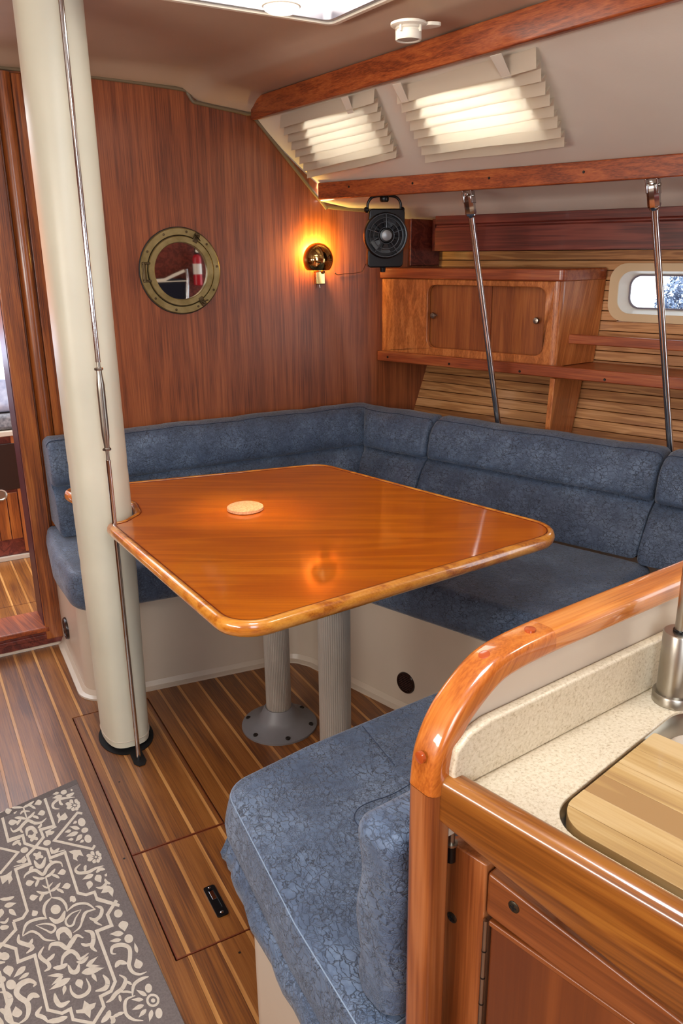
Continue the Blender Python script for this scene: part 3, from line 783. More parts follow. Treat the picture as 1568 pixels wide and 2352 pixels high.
# ================================================================== TABLE
TZ = .72
tpx = [(240,1213),(534,1468),(1322,1228),(742,1072)]
o1_ = [onz(p, TZ-.012) for p in tpx]; A_, B_, C2_, D_ = [(p.x,p.y) for p in o1_]
E1 = (.60,2.495); F1 = (.375,2.475)
outline = [A_, B_, C2_, D_, F1, (.395,2.375), (.455,2.345), (.508,2.30), (.5225,2.2), (.512,2.12), (.462,2.072)]
tout = rpoly(outline, [.030,.085,.10,.09,.045,.02,.05,.05,.06,.05,.02], 8)
if area2(tout) < 0: tout = tout[::-1]
tb = thing('saloon_table', (.87,1.85,0), 'varnished wooden saloon table with a rounded solid edge, notched round the mast', 'table')
inn = inset(tout, .020)
build('tabletop', MB().prism([(p.x,p.y,TZ-.022) for p in inn], (0,0,.0218)), m_table, tb, smooth=False)
rim = [( .0205,TZ-.024),(.0205,TZ-.0006),(.019,TZ-.0012),(.0175,TZ+.0022),(.012,TZ+.0035),(.006,TZ+.001),(.0015,TZ-.006),(0,TZ-.014),(.0015,TZ-.022),(.006,TZ-.029),(.013,TZ-.032),(.0205,TZ-.031)]
rings = [[V((p.x,p.y,z)) for p in inset(tout, d)] for d, z in rim]
build('edge_rim', MB().loft(rings, closed_path=True), m_rim, tb, ang=70)
build('inlay_line', MB().loft([[V((p.x,p.y,z)) for p in inset(tout,d)] for d, z in ((.0192,TZ-.0005),(.0192,TZ+.0009),(.0215,TZ+.0009),(.0215,TZ-.0005))], closed_path=True), mat('dark_inlay','7a2c0c',.3), tb)
def ribbed(c, r, z0, z1, nr=44):
    n = nr*4; rings = []
    for z in (z0, z1):
        rings.append([V((c[0]+(r-(.0012 if k%4<1 else 0))*cos(2*pi*k/n), c[1]+(r-(.0012 if k%4<1 else 0))*sin(2*pi*k/n), z)) for k in range(n)])
    return MB().loft(rings)
c1 = (.872,2.012)
build('leg', ribbed(c1, .0385, .045, TZ-.03), m_alu, tb, ang=15)
fb = build('leg_base', MB().lathe((c1[0],c1[1],0), (0,0,1), [(.116,.0),(.116,.006),(.108,.010),(.07,.022),(.058,.034),(.048,.058),(.043,.066),(.040,.066),(.03,.04)], 48), m_grey, tb)
for k in range(6):
    a = radians(20+60*k); x, y = c1[0]+.1*cos(a), c1[1]+.1*sin(a)
    build('bolt', MB().lathe((x,y,.010), (0,0,1), [(.008,-.002),(.008,.0035),(.006,.005),(.0025,.0035)], 12), m_screw, fb)
r2_ = ray((769,1600)); k_ = 1.80/sqrt(r2_.x**2+r2_.y**2); c2 = (r2_.x*k_, r2_.y*k_)
build('leg', ribbed(c2, .0405, .045, TZ-.03), m_alu, tb, ang=15)
build('leg_base', MB().lathe((c2[0],c2[1],0), (0,0,1), [(.116,.0),(.116,.006),(.108,.010),(.07,.022),(.058,.034),(.050,.058),(.045,.066),(.042,.066)], 48), m_grey, tb)
for c in (c1, c2):
    build('mounting_plate', MB().lathe((c[0],c[1],TZ-.031), (0,0,1), [(.075,0),(.075,.008),(.05,.010)], 32), m_grey, tb)
cc = onz((563,1166), TZ+.006)
build('coaster', MB().lathe((cc.x,cc.y,TZ+.0004), (0,0,1), [(.046,0),(.050,.002),(.050,.009),(.046,.0115),(.02,.012),(0,.012)], 48), m_cork, label='round cork coaster lying on the varnished table', cat='coaster')

# ================================================================== MAST AND TIE ROD
mc = V((.440,2.188,0))
ms = thing('mast', (mc.x,mc.y,0), 'tall cream vinyl-covered mast rising through the floor to the ceiling beside the table', 'mast')
def mastsec(z, k=1.0):
    out = []
    for i in range(40):
        a = 2*pi*i/40
        ex = .066*k*(1+.13*min(1,z/.7)); ey = .088*k*(1+.05*min(1,z/.7))
        p = 2.6
        x = ex*math.copysign(abs(cos(a))**(2/p), cos(a)); y = ey*math.copysign(abs(sin(a))**(2/p), sin(a))
        w = .0012*sin(a*3+z*2.1)+.0008*sin(a*5-z*5)
        cr = 0
        for zc in (.30,.58,.86): cr += .0014*math.exp(-((z-zc-.01*sin(a*2))/.008)**2)
        q = 1+(w-cr)/.07
        out.append(V((mc.x+x*q, mc.y+y*q, z)))
    return out
zs = [.014+.0*i for i in range(1)]+[.02,.035,.05]+[.07+i*.02 for i in range(95)]
zs = [z for z in zs if z < 1.965]+[1.965]
build('vinyl_cover', MB().loft([mastsec(z, 1.0 if z > .03 else .99) for z in zs], caps=False), m_mast, ms, ang=80)
hem = [p+(p-V((mc.x,mc.y,.034))).normalized()*.0008 for p in mastsec(.034)]
build('hem_stitch', MB().tube(hem, .0012, 5, closed=True), m_gel, ms)
build('inner_tube', MB().prism([p+(mc-p).xy.to_3d()*.12 for p in mastsec(.0035)], (0,0,.3)), m_blackh, ms)
# seam flap on the cover where the two halves meet
build('zip_seam', MB().tube([V((mc.x+.012,mc.y-.0895,z)) for z in [.02+.1*i for i in range(20)]], .0022, 6), m_mast, ms)
col = [V((mc.x+.079*cos(2*pi*i/36), mc.y+.108*sin(2*pi*i/36), .0006)) for i in range(36)]
k_ = [i for i, p in enumerate(col) if p.y < mc.y-.09]
slot = [V((.424,2.085,.0006)),V((.422,2.03,.0006)),V((.432,2.012,.0006)),V((.448,2.012,.0006)),V((.458,2.03,.0006)),V((.458,2.085,.0006))]
lo = [p for p in col]
# collar: ellipse with tongue for the rod
res = []
for i in range(36):
    p = col[i]
    if abs(p.x-.440) < .02 and p.y < mc.y:
        if not any(q in res for q in slot): res += slot
        continue
    res.append(p)
build('floor_cutout', MB().prism(res, (0,0,.0022)), m_blackh, ms)
rx, ry = .4398, 2.046
tr = thing('tie_rod', (rx,ry,0), 'thin chrome tie rod with a long turnbuckle standing against the mast', 'rod')
def rz(y): return (EYE+ray((227+ (y-820)*.11, y))*((rx**2+ry**2)**.5/((ray((227+(y-820)*.11,y)).x**2+ray((227+(y-820)*.11,y)).y**2)**.5))).z
zt, zb_ = rz(850), rz(1030)
build('rod', MB().tube([(rx,ry,zt+.02),(rx,ry,1.965)], .0062, 16), m_chrome, tr)
build('rod', MB().tube([(rx,ry,.003),(rx,ry,zb_-.03)], .0062, 16), m_chrome, tr)
build('threaded_stud', MB().tube([(rx,ry,zt-.01),(rx,ry,zt+.045)], .0046, 14), m_brush, tr)
build('threaded_stud', MB().tube([(rx,ry,zb_-.055),(rx,ry,zb_+.01)], .0046, 14), m_brush, tr)
h = zt-zb_
build('turnbuckle', MB().lathe((rx,ry,zb_), (0,0,1), [(.0068,0),(.0072,.012),(.0098,.035),(.0100,.06),(.0100,h-.055),(.0098,h-.035),(.0070,h-.012),(.0068,h)], 20), m_brush, tr)
for z in (zb_-.0045, zt):
    build('lock_nut', MB().lathe((rx,ry,z), (0,0,1), [(.0105,0),(.0110,.0015),(.0110,.0045),(.0100,.006)], 6), m_brush, tr, smooth=False)

# ================================================================== BULKHEAD FITTINGS
# ---- porthole mirror
pc = V((.952,BY,1.334)); NB = V((0,-1,0))
pm = thing('porthole_mirror', pc, 'round aged brass porthole frame with mirror glass on the teak bulkhead', 'mirror')
def sc(ax, off, h):  # point on porthole by angle
    return pc+V((cos(ax)*off, -h, sin(ax)*off))
build('outer_ring', MB().lathe(pc, NB, [(.146,.001),(.148,.004),(.148,.009),(.145,.012),(.124,.012),(.122,.009),(.122,.001)], 72), m_brass, pm)
build('backing_ring', MB().lathe(pc, NB, [(.151,.0005),(.151,.004),(.147,.005)], 72), mat('verdigris_black','1e1712',.6), pm)
build('inner_ring', MB().lathe(pc, NB, [(.1205,.001),(.1205,.015),(.118,.018),(.100,.018),(.098,.016),(.097,.004)], 72), m_brass, pm)
build('rebate', MB().lathe(pc, NB, [(.1235,.0015),(.1235,.0065),(.1195,.0065),(.1195,.0015)], 72), m_blackh, pm)
build('glass', MB().lathe(pc, NB, [(.099,.004),(.099,.006),(0,.006)], 64), m_mirror, pm)
for k in range(10):
    a = radians(82-36*k-4)
    build('screw', MB().lathe(sc(a,.136,.012), NB, [(.0045,-.001),(.0045,.001),(.0025,.0016)], 10), m_brassd, pm)
def clamp(a):
    d = V((cos(a),0,sin(a))); t = V((-sin(a),0,cos(a)))
    p = pc+d*.128+NB*.012
    b = build('clamp', MB().obox(p-t*.010-d*.018, t*.020, d*.036, NB*.007), m_brassd, pm, bevel=.003)
    build('wing_nut', MB().lathe(p+d*.004+NB*.006, NB, [(.006,0),(.006,.012),(.004,.014)], 14), m_brassd, b)
    build('wing', MB().obox(p+NB*.018-(t*.8+d*.3)*.016-V((0,0,.002)), (t*.8+d*.3)*.036, V((0,0,.005)), NB*.005), m_brassd, b, bevel=.002)
clamp(radians(61)); clamp(radians(-56))
hp_ = pc+V((-.132,-.012,.0))
hg = build('hinge', MB().box((hp_.x-.010,hp_.y-.006,hp_.z-.028),(hp_.x+.004,hp_.y,hp_.z+.026)), m_brassd, pm, bevel=.003)
build('hinge_pin', MB().tube([hp_+V((-.004,-.008,-.034)), hp_+V((-.004,-.008,.032))], .0035, 10), m_brassd, hg)
for dz in (-.031,.029):
    build('hinge_arm', MB().box((hp_.x-.010,hp_.y-.009,hp_.z+dz-.004),(hp_.x+.020,hp_.y-.001,hp_.z+dz+.004)), m_brassd, hg, bevel=.002)

# ---- brass wall lamp
lc_ = ony((737,596), 2.872)
sl = thing('wall_lamp', (lc_.x,BY,lc_.z-.08), 'polished brass half-dome wall lamp glowing orange on the bulkhead', 'lamp')
R_ = .062
dome = MB(); rings = []
cut = -.040
nth = 22; nph = 40
for i in range(nth+1):
    th = i/nth*pi*.50
    ring = []
    for k in range(nph):
        ph = 2*pi*k/nph
        x = R_*sin(th)*cos(ph); z = R_*sin(th)*sin(ph); y = -R_*cos(th)*.92
        if z < cut: z = cut
        ring.append(V((lc_.x+x, lc_.y+y+.03, lc_.z+z)))
    rings.append(ring)
dm = build('shade', MB().loft(rings, caps=False), m_brassb, sl, ang=50)
so = dm.modifiers.new('s','SOLIDIFY'); so.thickness = .0012; so.offset = -1
build('shade_arm', MB().tube([(lc_.x,BY-.004,lc_.z-.045),(lc_.x,lc_.y+.01,lc_.z-.041)], .005, 10), m_brassb, sl)
bz = ony((733,637), 2.925)
bs_ = build('wall_plate', MB().box((bz.x-.019,BY-.020,bz.z-.026),(bz.x+.019,BY-.0005,bz.z+.030)), m_brassb, sl, bevel=.003)
build('thumb_screw', MB().lathe((bz.x+.008,BY-.020,bz.z+.020), NB, [(.006,0),(.007,.004),(.005,.008),(.001,.009)], 16), m_brassb, bs_)
build('toggle', MB().tube([(bz.x-.004,BY-.012,bz.z-.026),(bz.x-.004,BY-.018,bz.z-.040)], [.0028,.0018], 10), m_chrome, bs_)
build('bulb', MB().lathe((lc_.x,BY-.030,lc_.z+.004), (0,0,1), [(.004,-.02),(.009,-.012),(.011,0),(.008,.010),(.001,.013)], 16), mat('warm_bulb','ffb050',.5,emit='ffae40',estr=25), sl)
pl_ = bpy.data.lights.new('wall_lamp_bulb', 'POINT'); pl_.energy = 4.5; pl_.color = (1,.66,.15); pl_.shadow_soft_size = .012
po = bpy.data.objects.new('wall_lamp_bulb', pl_); C.objects.link(po); po.location = (lc_.x, BY-.030, lc_.z+.030)

# ---- fan
fcn = ony((885,541), 2.65)
fn = thing('cabin_fan', fcn, 'small black cabin fan with round guard hanging in the corner beside the brass lamp', 'fan')
nf_ = (V((0,0,1.40))-fcn); nf_.z = 0; nf_.normalize(); nf_ = (nf_*.6+V((-.1,-1,0))*.4).normalized()
zf = V((0,0,1)); xf = nf_.cross(zf)*-1
xf = zf.cross(nf_).normalized()
def fp_(x, z, d): return fcn+(xf*x+zf*z+nf_*d)*.95
RF = .076
hs = rpoly([(-.074,-.118),(.066,-.118),(.072,.05),(.072,.098),(-.066,.098),(-.07,.05)], .015)
build('housing', MB().prism([fp_(p.x+.006,p.y,-.055) for p in hs], nf_*.04), m_black, fn, bevel=.005)
build('shroud', MB().lathe(fcn, nf_, [(RF+.004,-.016),(RF+.004,.010),(RF+.001,.014),(RF-.004,.012),(RF-.005,-.012),(0,-.012)], 56), m_black, fn)
bl = MB()
for k in range(7):
    a = 2*pi*k/7
    r0 = [fp_(.016*cos(a+d), .016*sin(a+d), .0+e) for d, e in ((-.45,-.006),(.45,.004))]
    r1 = [fp_(.066*cos(a+d+.25), .066*sin(a+d+.25), .0+e) for d, e in ((-.32,-.008),(.32,.003))]
    bl.prism([r0[0],r1[0],r1[1],r0[1]], nf_*.0012)
build('blades', bl, mat('fan_blade','1c1e22',.25), fn)
m_guard = mat('guard_wire','44484e',.25)
for rr, dd in ((.030,.020),(.049,.019),(.064,.017),(.078,.013)):
    build('guard_ring', MB().tube([fp_(rr*cos(2*pi*i/40), rr*sin(2*pi*i/40), dd) for i in range(40)], .0013 if rr<.07 else .0025, 6, closed=True), m_guard, fn)
for k in range(5):
    a = radians(90-72*k)
    build('guard_spoke', MB().tube([fp_(.018*cos(a),.018*sin(a),.021), fp_(.049*cos(a),.049*sin(a),.0195), fp_(.079*cos(a),.079*sin(a),.013)], .0017, 6), mat('spoke','4c5056',.25) if k == 0 else m_guard, fn)
build('hub', MB().lathe(fcn+nf_*.016, nf_, [(.026,-.006),(.027,.004),(.024,.008),(.0185,.009)], 36), m_black, fn)
build('hub_badge', MB().lathe(fcn+nf_*.024, nf_, [(.0185,0),(.0185,.0025),(.017,.0035),(0,.0038)], 36), mat('hub_grey','8a8c8e',.4,.6), fn)
hd = [fp_(-.064,.088,-.03), fp_(-.064,.115,-.03), fp_(-.052,.135,-.03), fp_(-.03,.143,-.03), fp_(.03,.143,-.03), fp_(.052,.135,-.03), fp_(.064,.115,-.03), fp_(.064,.088,-.03)]
build('bracket', MB().tube(smoothpath(hd,4), .0048, 10), m_black, fn)
build('mount', MB().lathe(fp_(0,.122,-.03), zf, [(.014,0),(.017,.006),(.017,.02),(.012,.028)], 20), m_black, fn)
for sg in (-1,1):
    build('pivot_knob', MB().lathe(fp_(sg*.070,.094,-.03), xf*sg, [(.010,-.006),(.010,.004),(.006,.008)], 16), m_black, fn)
build('foot_knob', MB().lathe(fp_(-.004,-.118,-.035), -zf, [(.012,0),(.010,.016),(.002,.018)], 14), m_black, fn)
cb = [ony((769,626),2.912), ony((775,631),2.925), ony((792,629),2.925), ony((828,625),2.925), ony((838,610),2.90), ony((848,590),2.80), ony((856,580),2.70)]
build('fan_cable', MB().tube(smoothpath(cb,6), .0013, 6), mat('cable','3a1410',.5), label='thin dark cable running from the brass lamp to the fan', cat='cable')

# ---- smoke alarm on the ceiling
ap = onz((938,72), 1.882)
AZ = 1.898
al = thing('alarm', (ap.x,ap.y,AZ-.04), 'small round cream alarm on the ceiling beside the upper teak beam', 'alarm')
basep = [V((ap.x+.048*cos(2*pi*i/30), ap.y+.048*sin(2*pi*i/30))) for i in range(30)]
build('mounting_ring', MB().lathe((ap.x,ap.y,AZ-.007), (0,0,1), [(.038,0),(.042,.003),(.042,.008),(.036,.010)], 40), m_white, al)
build('lug', MB().prism([(p.x,p.y,AZ-.006) for p in rpoly([(ap.x+.03,ap.y-.035),(ap.x+.075,ap.y-.045),(ap.x+.06,ap.y-.005),(ap.x+.04,ap.y+.02)], .012)], (0,0,.008)), m_white, al, bevel=.002)
build('body', MB().lathe((ap.x,ap.y,AZ-.007), (0,0,-1), [(.030,-.002),(.031,.004),(.028,.006),(.028,.009),(.030,.010),(.0305,.025),(.029,.028),(.026,.027),(.0255,.024),(.0,.024)], 44), m_white, al)
build('grille', MB().lathe((ap.x,ap.y,AZ-.031), (0,0,-1), [(.024,-.002),(.024,.001),(.021,.002),(.0,.002)], 36), mottled('alarm_grille','a89c8c','b8ac9c',300,.6), al)
for k in range(4):
    a = k*pi/2+.4
    build('rib', MB().obox((ap.x+.027*cos(a)-.003*sin(a), ap.y+.027*sin(a)+.003*cos(a), AZ-.020), (.008*cos(a),.008*sin(a),0), (.005*sin(a),-.005*cos(a),0), (0,0,.014)), m_white, al)

# ---- deck hatch
hA_ = onz((765,53), 1.948); hB_ = onz((600,0), 1.955)
ux_ = V((1,.06,0)).normalized(); uy_ = V((.06,-1,0)).normalized()
hc = V((hA_.x, hA_.y, 1.938))
dh = thing('window_4', hc+V((-.25,-.25,0)), kind='structure')
def hq(a, b, z): return V((hc.x,hc.y,0))-ux_*a+uy_*b+V((0,0,z))
def rect(a0, b0, a1, b1, z, r): return [hq(p.x,p.y,z) for p in rpoly([(a0,b0),(a1,b0),(a1,b1),(a0,b1)], r)]
build('trim_frame', MB().prism(rect(0,0,.50,.5,1.940,.03), (0,0,.02), holes=[rect(.014,.013,.486,.487,1.940,.014)]), m_white, dh, bevel=.003)
build('frame', MB().prism(rect(.016,.014,.484,.486,1.945,.014), (0,0,.03), holes=[rect(.028,.025,.472,.475,1.945,.02)]), mat('hatch_metal','8a8890',.3,.8), dh, bevel=.002)
build('pane', MB().prism(rect(.026,.022,.474,.478,1.968,.02), (0,0,.006)), mat('glowing_hatch_acrylic','fff8ee',.3,emit='fff6ea',estr=3.2), dh)  # daylight behind the pane is put in as emission
dc = onz((646,10), 1.945)
cl = thing('ceiling_lamp', (dc.x,dc.y,1.93), 'round white ceiling lamp overlapping the edge of the deck hatch', 'lamp')
build('diffuser', MB().lathe((dc.x-.005,dc.y-.01,1.937), (0,0,-1), [(.038,-.004),(.042,0),(.040,.006),(.032,.011),(.016,.014),(0,.015)], 40), mat('lamp_diffuser','f2eee8',.3,emit='fff4e8',estr=1.6), cl)
build('lamp_rim', MB().lathe((dc.x-.005,dc.y-.01,1.938), (0,0,-1), [(.044,-.006),(.045,0),(.042,.002)], 40), m_white, cl)

# ---- pleated blinds
def blind(px, label, npl, tabs):
    q = [csolve(p) for p in px]
    (yL0,fT0),(yR0,fT1),(yR1,fB1),(yL1,fB0) = [(a[0],a[1]) for a in q]
    n = cs_n((yL0+yR0)/2)
    t = thing('pleated_blind', cside((yL0+yR0)/2,(fT0+fB0)/2), label, 'blind', 'pleated blinds on the cabin side')
    mb = MB(); rows = []
    nx = 24
    for i in range(npl*2+1):
        f = (i//2+(i%2)*.82)/npl
        out = .005+(.026 if i%2 else 0.0)
        if i == npl*2: out = .010
        row = []
        for k in range(nx+1):
            g = k/nx
            y = (yL0*(1-f)+yL1*f)*(1-g)+(yR0*(1-f)+yR1*f)*g
            ff = (fT0*(1-g)+fT1*g)*(1-f)+(fB0*(1-g)+fB1*g)*f
            p = cside(y, ff)+n*(out+.0015*sin(g*9+i)); row.append(p)
        rows.append(row)
    mb.loft(rows, caps=False, closed_ring=False)
    o = build('pleats', mb, m_blind, t, smooth=False)
    so = o.modifiers.new('s','SOLIDIFY'); so.thickness = .0006
    for tp in tabs:
        y, f, p = csolve(tp)
        b = cside(y+.018,f-.07)+n*.026; c = cside(y-.018,f-.07)+n*.026; d = cside(y-.014,f+.08)+n*.030; a = cside(y+.014,f+.08)+n*.030
        build('tab', MB().prism([b,c,d,a], n*.0015), m_white, t)
blind(blinds_px[0], 'pleated cream window blind nearer the bulkhead, the smaller of the two, sunlit from behind', 8, [(808,222)])
blind(blinds_px[1], 'pleated cream window blind farther from the bulkhead, the larger of the two, sunlit from behind', 8, [(928,190),(1160,125)])
# ================================================================== GALLEY
outp = [(-.041,.0),(-.041,.856),(-.035,.898),(-.017,.935),(.010,.962),(.047,.985),(.086,.993),(.14,.996),(1.25,.998)]
arcp = smoothpath([V((a,b)) for a, b in outp[1:8]], 6)
# rail section ring in (w, thickness)
def railring(c, nrm, w=.021, th=.028):
    pts = rpoly([(-w,-th),(w,-th),(w,0),(-w,0)], [.006,.006,.010,.010], 4)
    return [Gp(c.x, p.x, c.y)+(GU*nrm.x+V((0,0,nrm.y)))*p.y for p in pts]
def railloft(path, end0=None, end1=None):
    rr = []
    for i, p in enumerate(path):
        t = (path[min(i+1,len(path)-1)]-path[max(i-1,0)]).normalized(); n = V((-t.y,t.x))
        if end0 is not None and i == 0: n = end0
        rr.append(railring(p, n))
    return MB().loft(rr)
gb = thing('galley_partition', Gp(.6,0,0), 'cream galley partition edged with a curved varnished teak rail and post', 'partition')
inner = [V((a,b)) for a, b in [(-.016,.0),(-.016,.856)]]+[V((p.x,p.y)) for p in arcp[3:]]
pin = []
for i, p in enumerate(arcp):
    t = (arcp[min(i+1,len(arcp)-1)]-arcp[max(i-1,0)]).normalized(); n = V((-t.y,t.x)); pin.append(p-n*.020)
panel = [Gp(.045,-.014,0), Gp(.045,-.014,.79), Gp(-.02,-.014,.79)]+[Gp(p.x,-.014,p.y) for p in pin]+[Gp(1.25,-.014,.975), Gp(1.25,-.014,0)]
build('panel', MB().prism(panel, GN*.028), m_gel, gb)
build('arch_rail', railloft(arcp, V((-1,0))), m_arc, gb, ang=50)
build('straight_rail', railloft([V((.1402,.9961)),V((.3,.997)),V((.6,.998)),V((1.25,.999))]), m_rail, gb, ang=50)
build('post', MB().loft([railring(V((-.041,z)), V((-1,0)), .020, .030) for z in (.0,.3,.6,.855)]), m_post, gb, ang=50)
for px in [(964,1740),(1112,1505),(1217,1446)]:
    if px[1] > 1600: c = onpl(px, Gp(-.0405,0,0), -GU); n = -GU
    elif px[0] > 1150: c = onz(px, .9965); n = V((0,0,1))
    else:
        n = V((-.45,0,.89)).normalized(); n = (-GU*.35+V((0,0,.93))).normalized(); c = onz(px, .985)
    build('plug', MB().lathe(c, n, [(.0065,-.003),(.0065,.0012),(.005,.0016),(0,.0016)], 18), mat('teak_plug','a8481c',.3,coat=.8), gb)
# countertop with cut-out
CT = .860
FR = -FM
def Bp(a, b, z): return FO+FC*a+FR*b+V((0,0,z))
ho = rpoly([(.114,.016),(.62,.016),(.62,.33),(.114,.33)], [.045,.045,.045,.045], 8)
ctp = [Gp(-.016,-.016,CT-.03), Gp(1.25,-.016,CT-.03), Gp(1.25,-.85,CT-.03), Bp(.80,0,CT-.03)]
ct = thing('countertop', Gp(.4,-.2,CT-.03), 'speckled cream solid-surface galley countertop with a low backsplash', 'countertop')
build('slab', MB().prism(ctp, (0,0,.03), holes=[[Bp(p.x,p.y,CT-.03) for p in ho]]), m_counter, ct, bevel=.002)
sp = [V((-.018,CT)),V((-.018,.885)),V((-.014,.908)),V((.004,.921)),V((.03,.927)),V((1.25,.932)),V((1.25,CT))]
build('backsplash', MB().prism([Gp(p.x,-.0145,p.y) for p in sp], -GN*.0145), m_counter, ct, bevel=.0035, seg=3)
build('sink_basin', MB().loft([[Bp(p.x,p.y,z) for p in inset(ho, d)] for d, z in ((.0,CT-.004),(.004,CT-.012),(.006,CT-.14),(.03,CT-.16))], caps=False), m_brush, ct)
build('sink_bottom', MB().prism([Bp(p.x,p.y,CT-.165) for p in inset(ho,.0)], (0,0,.006)), m_brush, ct)
# cutting board
cbd = thing('cutting_board', Bp(.3,.12,CT-.012), 'pale wooden cutting board of glued strips covering the sink opening', 'cutting board')
m_bb = wood('bamboo', '9c784c', 'b4925c', 'c6a878', FC, ring=5, S_=14, rough=.42, coat=.15, per=.75, k=.06, streak=.35)
bo = rpoly([(.120,.0225),(.56,.0225),(.56,.235),(.120,.235)], [.040,.03,.03,.004], 10)
edges = [.0225,.050,.083,.120,.152,.190,.235]
def clipb(poly, lo, hi):
    def clip(pl, f):
        out = []
        for i in range(len(pl)):
            a, b = pl[i-1], pl[i]; fa, fb_ = f(a), f(b)
            if fa >= 0: 
                if fb_ >= 0: out.append(b)
                else: out.append(a.lerp(b, fa/(fa-fb_)))
            elif fb_ >= 0: out += [a.lerp(b, fa/(fa-fb_)), b]
        return out
    return clip(clip(poly, lambda p: p.y-lo), lambda p: hi-p.y)
for i in range(len(edges)-1):
    pl = clipb(bo, edges[i]+.0001, edges[i+1]-.0001)
    build('strip', MB().prism([Bp(p.x,p.y,CT-.014) for p in pl], (0,0,.0165)), m_bb, cbd, bevel=.0006, seg=1)
# fiddle rail in front
def fdz(zb): return rpoly([(0,zb),(.026,zb),(.026,.877),(0,.877)], [.004,.008,.012,.008], 5)
FA0 = .016
build('counter_fiddle', MB().loft([[Fp(a, p.x, p.y) for p in fdz(zb)] for a, zb in ((FA0,.820),(.1,.805),(.19,.790),(.27,.777),(.5,.745),(.85,.72))]), m_fiddle, label='thick varnished teak fiddle rail along the front edge of the galley countertop', cat='rail', ang=50)
# cabinet
cbn = thing('galley_cabinet', Fp(.3,-.1,0), 'teak galley cabinet with one visible hinged door below the countertop', 'cabinet')
build('carcass', MB().prism([Fp(.03,-.032,.0),Fp(.80,-.032,.0),Fp(.80,-.45,.0),Fp(.10,-.45,.0)], (0,0,.828)), m_gel, cbn)
qf = -.012
st = rpoly([(-.012,.0),(.0535,.0),(.0535,.766),(-.012,.766)], [0,0,.003,.022], 8)
build('stile', MB().prism([Fp(p.x,qf-.018,p.y) for p in st], FM*.018), m_post, cbn, bevel=.004)
build('top_rail', MB().prism([Fp(.0555,qf-.018,.7015),Fp(.78,qf-.018,.66),Fp(.78,qf-.018,.68),Fp(.0555,qf-.018,.758)], FM*.018), m_cab, cbn, bevel=.004)
dd = build('door', MB().prism([Fp(.0625,qf-.018,.08),Fp(.42,qf-.018,.08),Fp(.42,qf-.018,.698),Fp(.0625,qf-.018,.698)], FM*.0185), m_cabdoor, cbn, bevel=.005)
build('edge_band', MB().prism([Fp(.0615,qf-.016,.691),Fp(.42,qf-.016,.691),Fp(.42,qf-.016,.6985),Fp(.0615,qf-.016,.6985)], FM*.018), m_cab, dd, bevel=.002)
hgz = .08
build('piano_hinge', MB().tube([Fp(.0575,qf+.001,z) for z in (.08,.695)], .0028, 10), m_brush, cbn)
for k in range(10):
    z = .69-.0385*(k+1)*1.0
    build('hinge_knuckle', MB().tube([Fp(.0575,qf+.001,z), Fp(.0575,qf+.001,z+.0018)], .0031, 10), m_screw, cbn)
for px in [(1180,2083),(1038,2107)]:
    c = onpl(px, Fp(0,qf,0), FM)
    s_ = build('screw', MB().lathe(c, FM, [(.0068,-.001),(.0068,.0008),(.005,.0018),(.0,.0020)], 16), mat('old_screw','4a4438',.35,.8), cbn)
    build('screw_slot', MB().obox(c+FM*.0019-V((0,0,.0008))-FC*.004, FC*.008, V((0,0,.0016)), FM*.0004), m_blackh, s_)
    build('screw_slot', MB().obox(c+FM*.0019-FC*.0008-V((0,0,.004)), FC*.0016, V((0,0,.008)), FM*.0004), m_blackh, s_)
c = onpl((1036,1925), Fp(0,-.01,0), FM)
bt = thing('barrel_bolt', c, 'tiny steel bolt with dark cap between the wooden post and cabinet corner', 'bolt')
build('stem', MB().tube([c+V((0,0,-.006)), c+V((0,0,.035))], .0045, 12), m_brush, bt)
build('washer', MB().lathe(c+V((0,0,-.008)), (0,0,1), [(.0075,0),(.0075,.003)], 14), m_brush, bt)
build('cap', MB().tube([c+V((0,0,-.030)), c+V((0,0,-.008))], .0060, 12), m_black, bt)
# faucet
fx = V((.7865,.5805,CT))
fa = thing('galley_tap', fx, 'brushed steel cylindrical galley tap standing at the back of the countertop', 'faucet')
build('base_ring', MB().lathe(fx, (0,0,1), [(.0255,.0005),(.0255,.012),(.0245,.0135),(.021,.0135)], 48), m_brush, fa)
build('body', MB().lathe(fx, (0,0,1), [(.0212,.013),(.0212,.093),(.0200,.095),(.0085,.095)], 48), m_brush, fa)
build('seal', MB().lathe(fx, (0,0,1), [(.0102,.095),(.0102,.0975),(.0085,.0985)], 32), m_black, fa)
pth = [fx+V((0,0,.096)), fx+V((0,0,.20)), fx+V((.0,0,.24)), fx+V((.01,-.02,.268)), fx+V((.03,-.06,.275)), fx+V((.05,-.12,.262))]
build('spout', MB().tube(smoothpath(pth,6), .0085, 20), m_brush, fa)

# ================================================================== RUG
RX = [(.261,2.036),(.286,1.164)]
d_ = (V(RX[1])-V(RX[0])).normalized(); n_ = V((d_.y,-d_.x))   # n_ towards port
if n_.x > 0: n_ = -n_
ro = V(RX[0]); far = (V((.057,1.988))-ro).normalized()
RWD, RLN = .585, 1.30
def Rp(a, b): return ro+far*a*1.0+d_*b
rg = thing('rug', (0,1.4,0), 'grey rug with a cream floral lattice print on the cabin floor', 'rug')
cor = [Rp(0,0), Rp(RWD,0), Rp(RWD,RLN), Rp(0,RLN)]
build('mat', MB().prism([(p.x,p.y,.0003) for p in rpoly(cor, .006)], (0,0,.0045)), m_rug, rg, bevel=.0015)
hb = [Rp(.0,.0), Rp(RWD,0), Rp(RWD,.022), Rp(0,.022)]
build('hem', MB().prism([(p.x,p.y,.0047) for p in hb], (0,0,.0008)), mottled('rug_hem','5f5654','6a615e',300,.85), rg, bevel=.0003, seg=1)
ZP = .0051
PM = MB(); allpoly = []
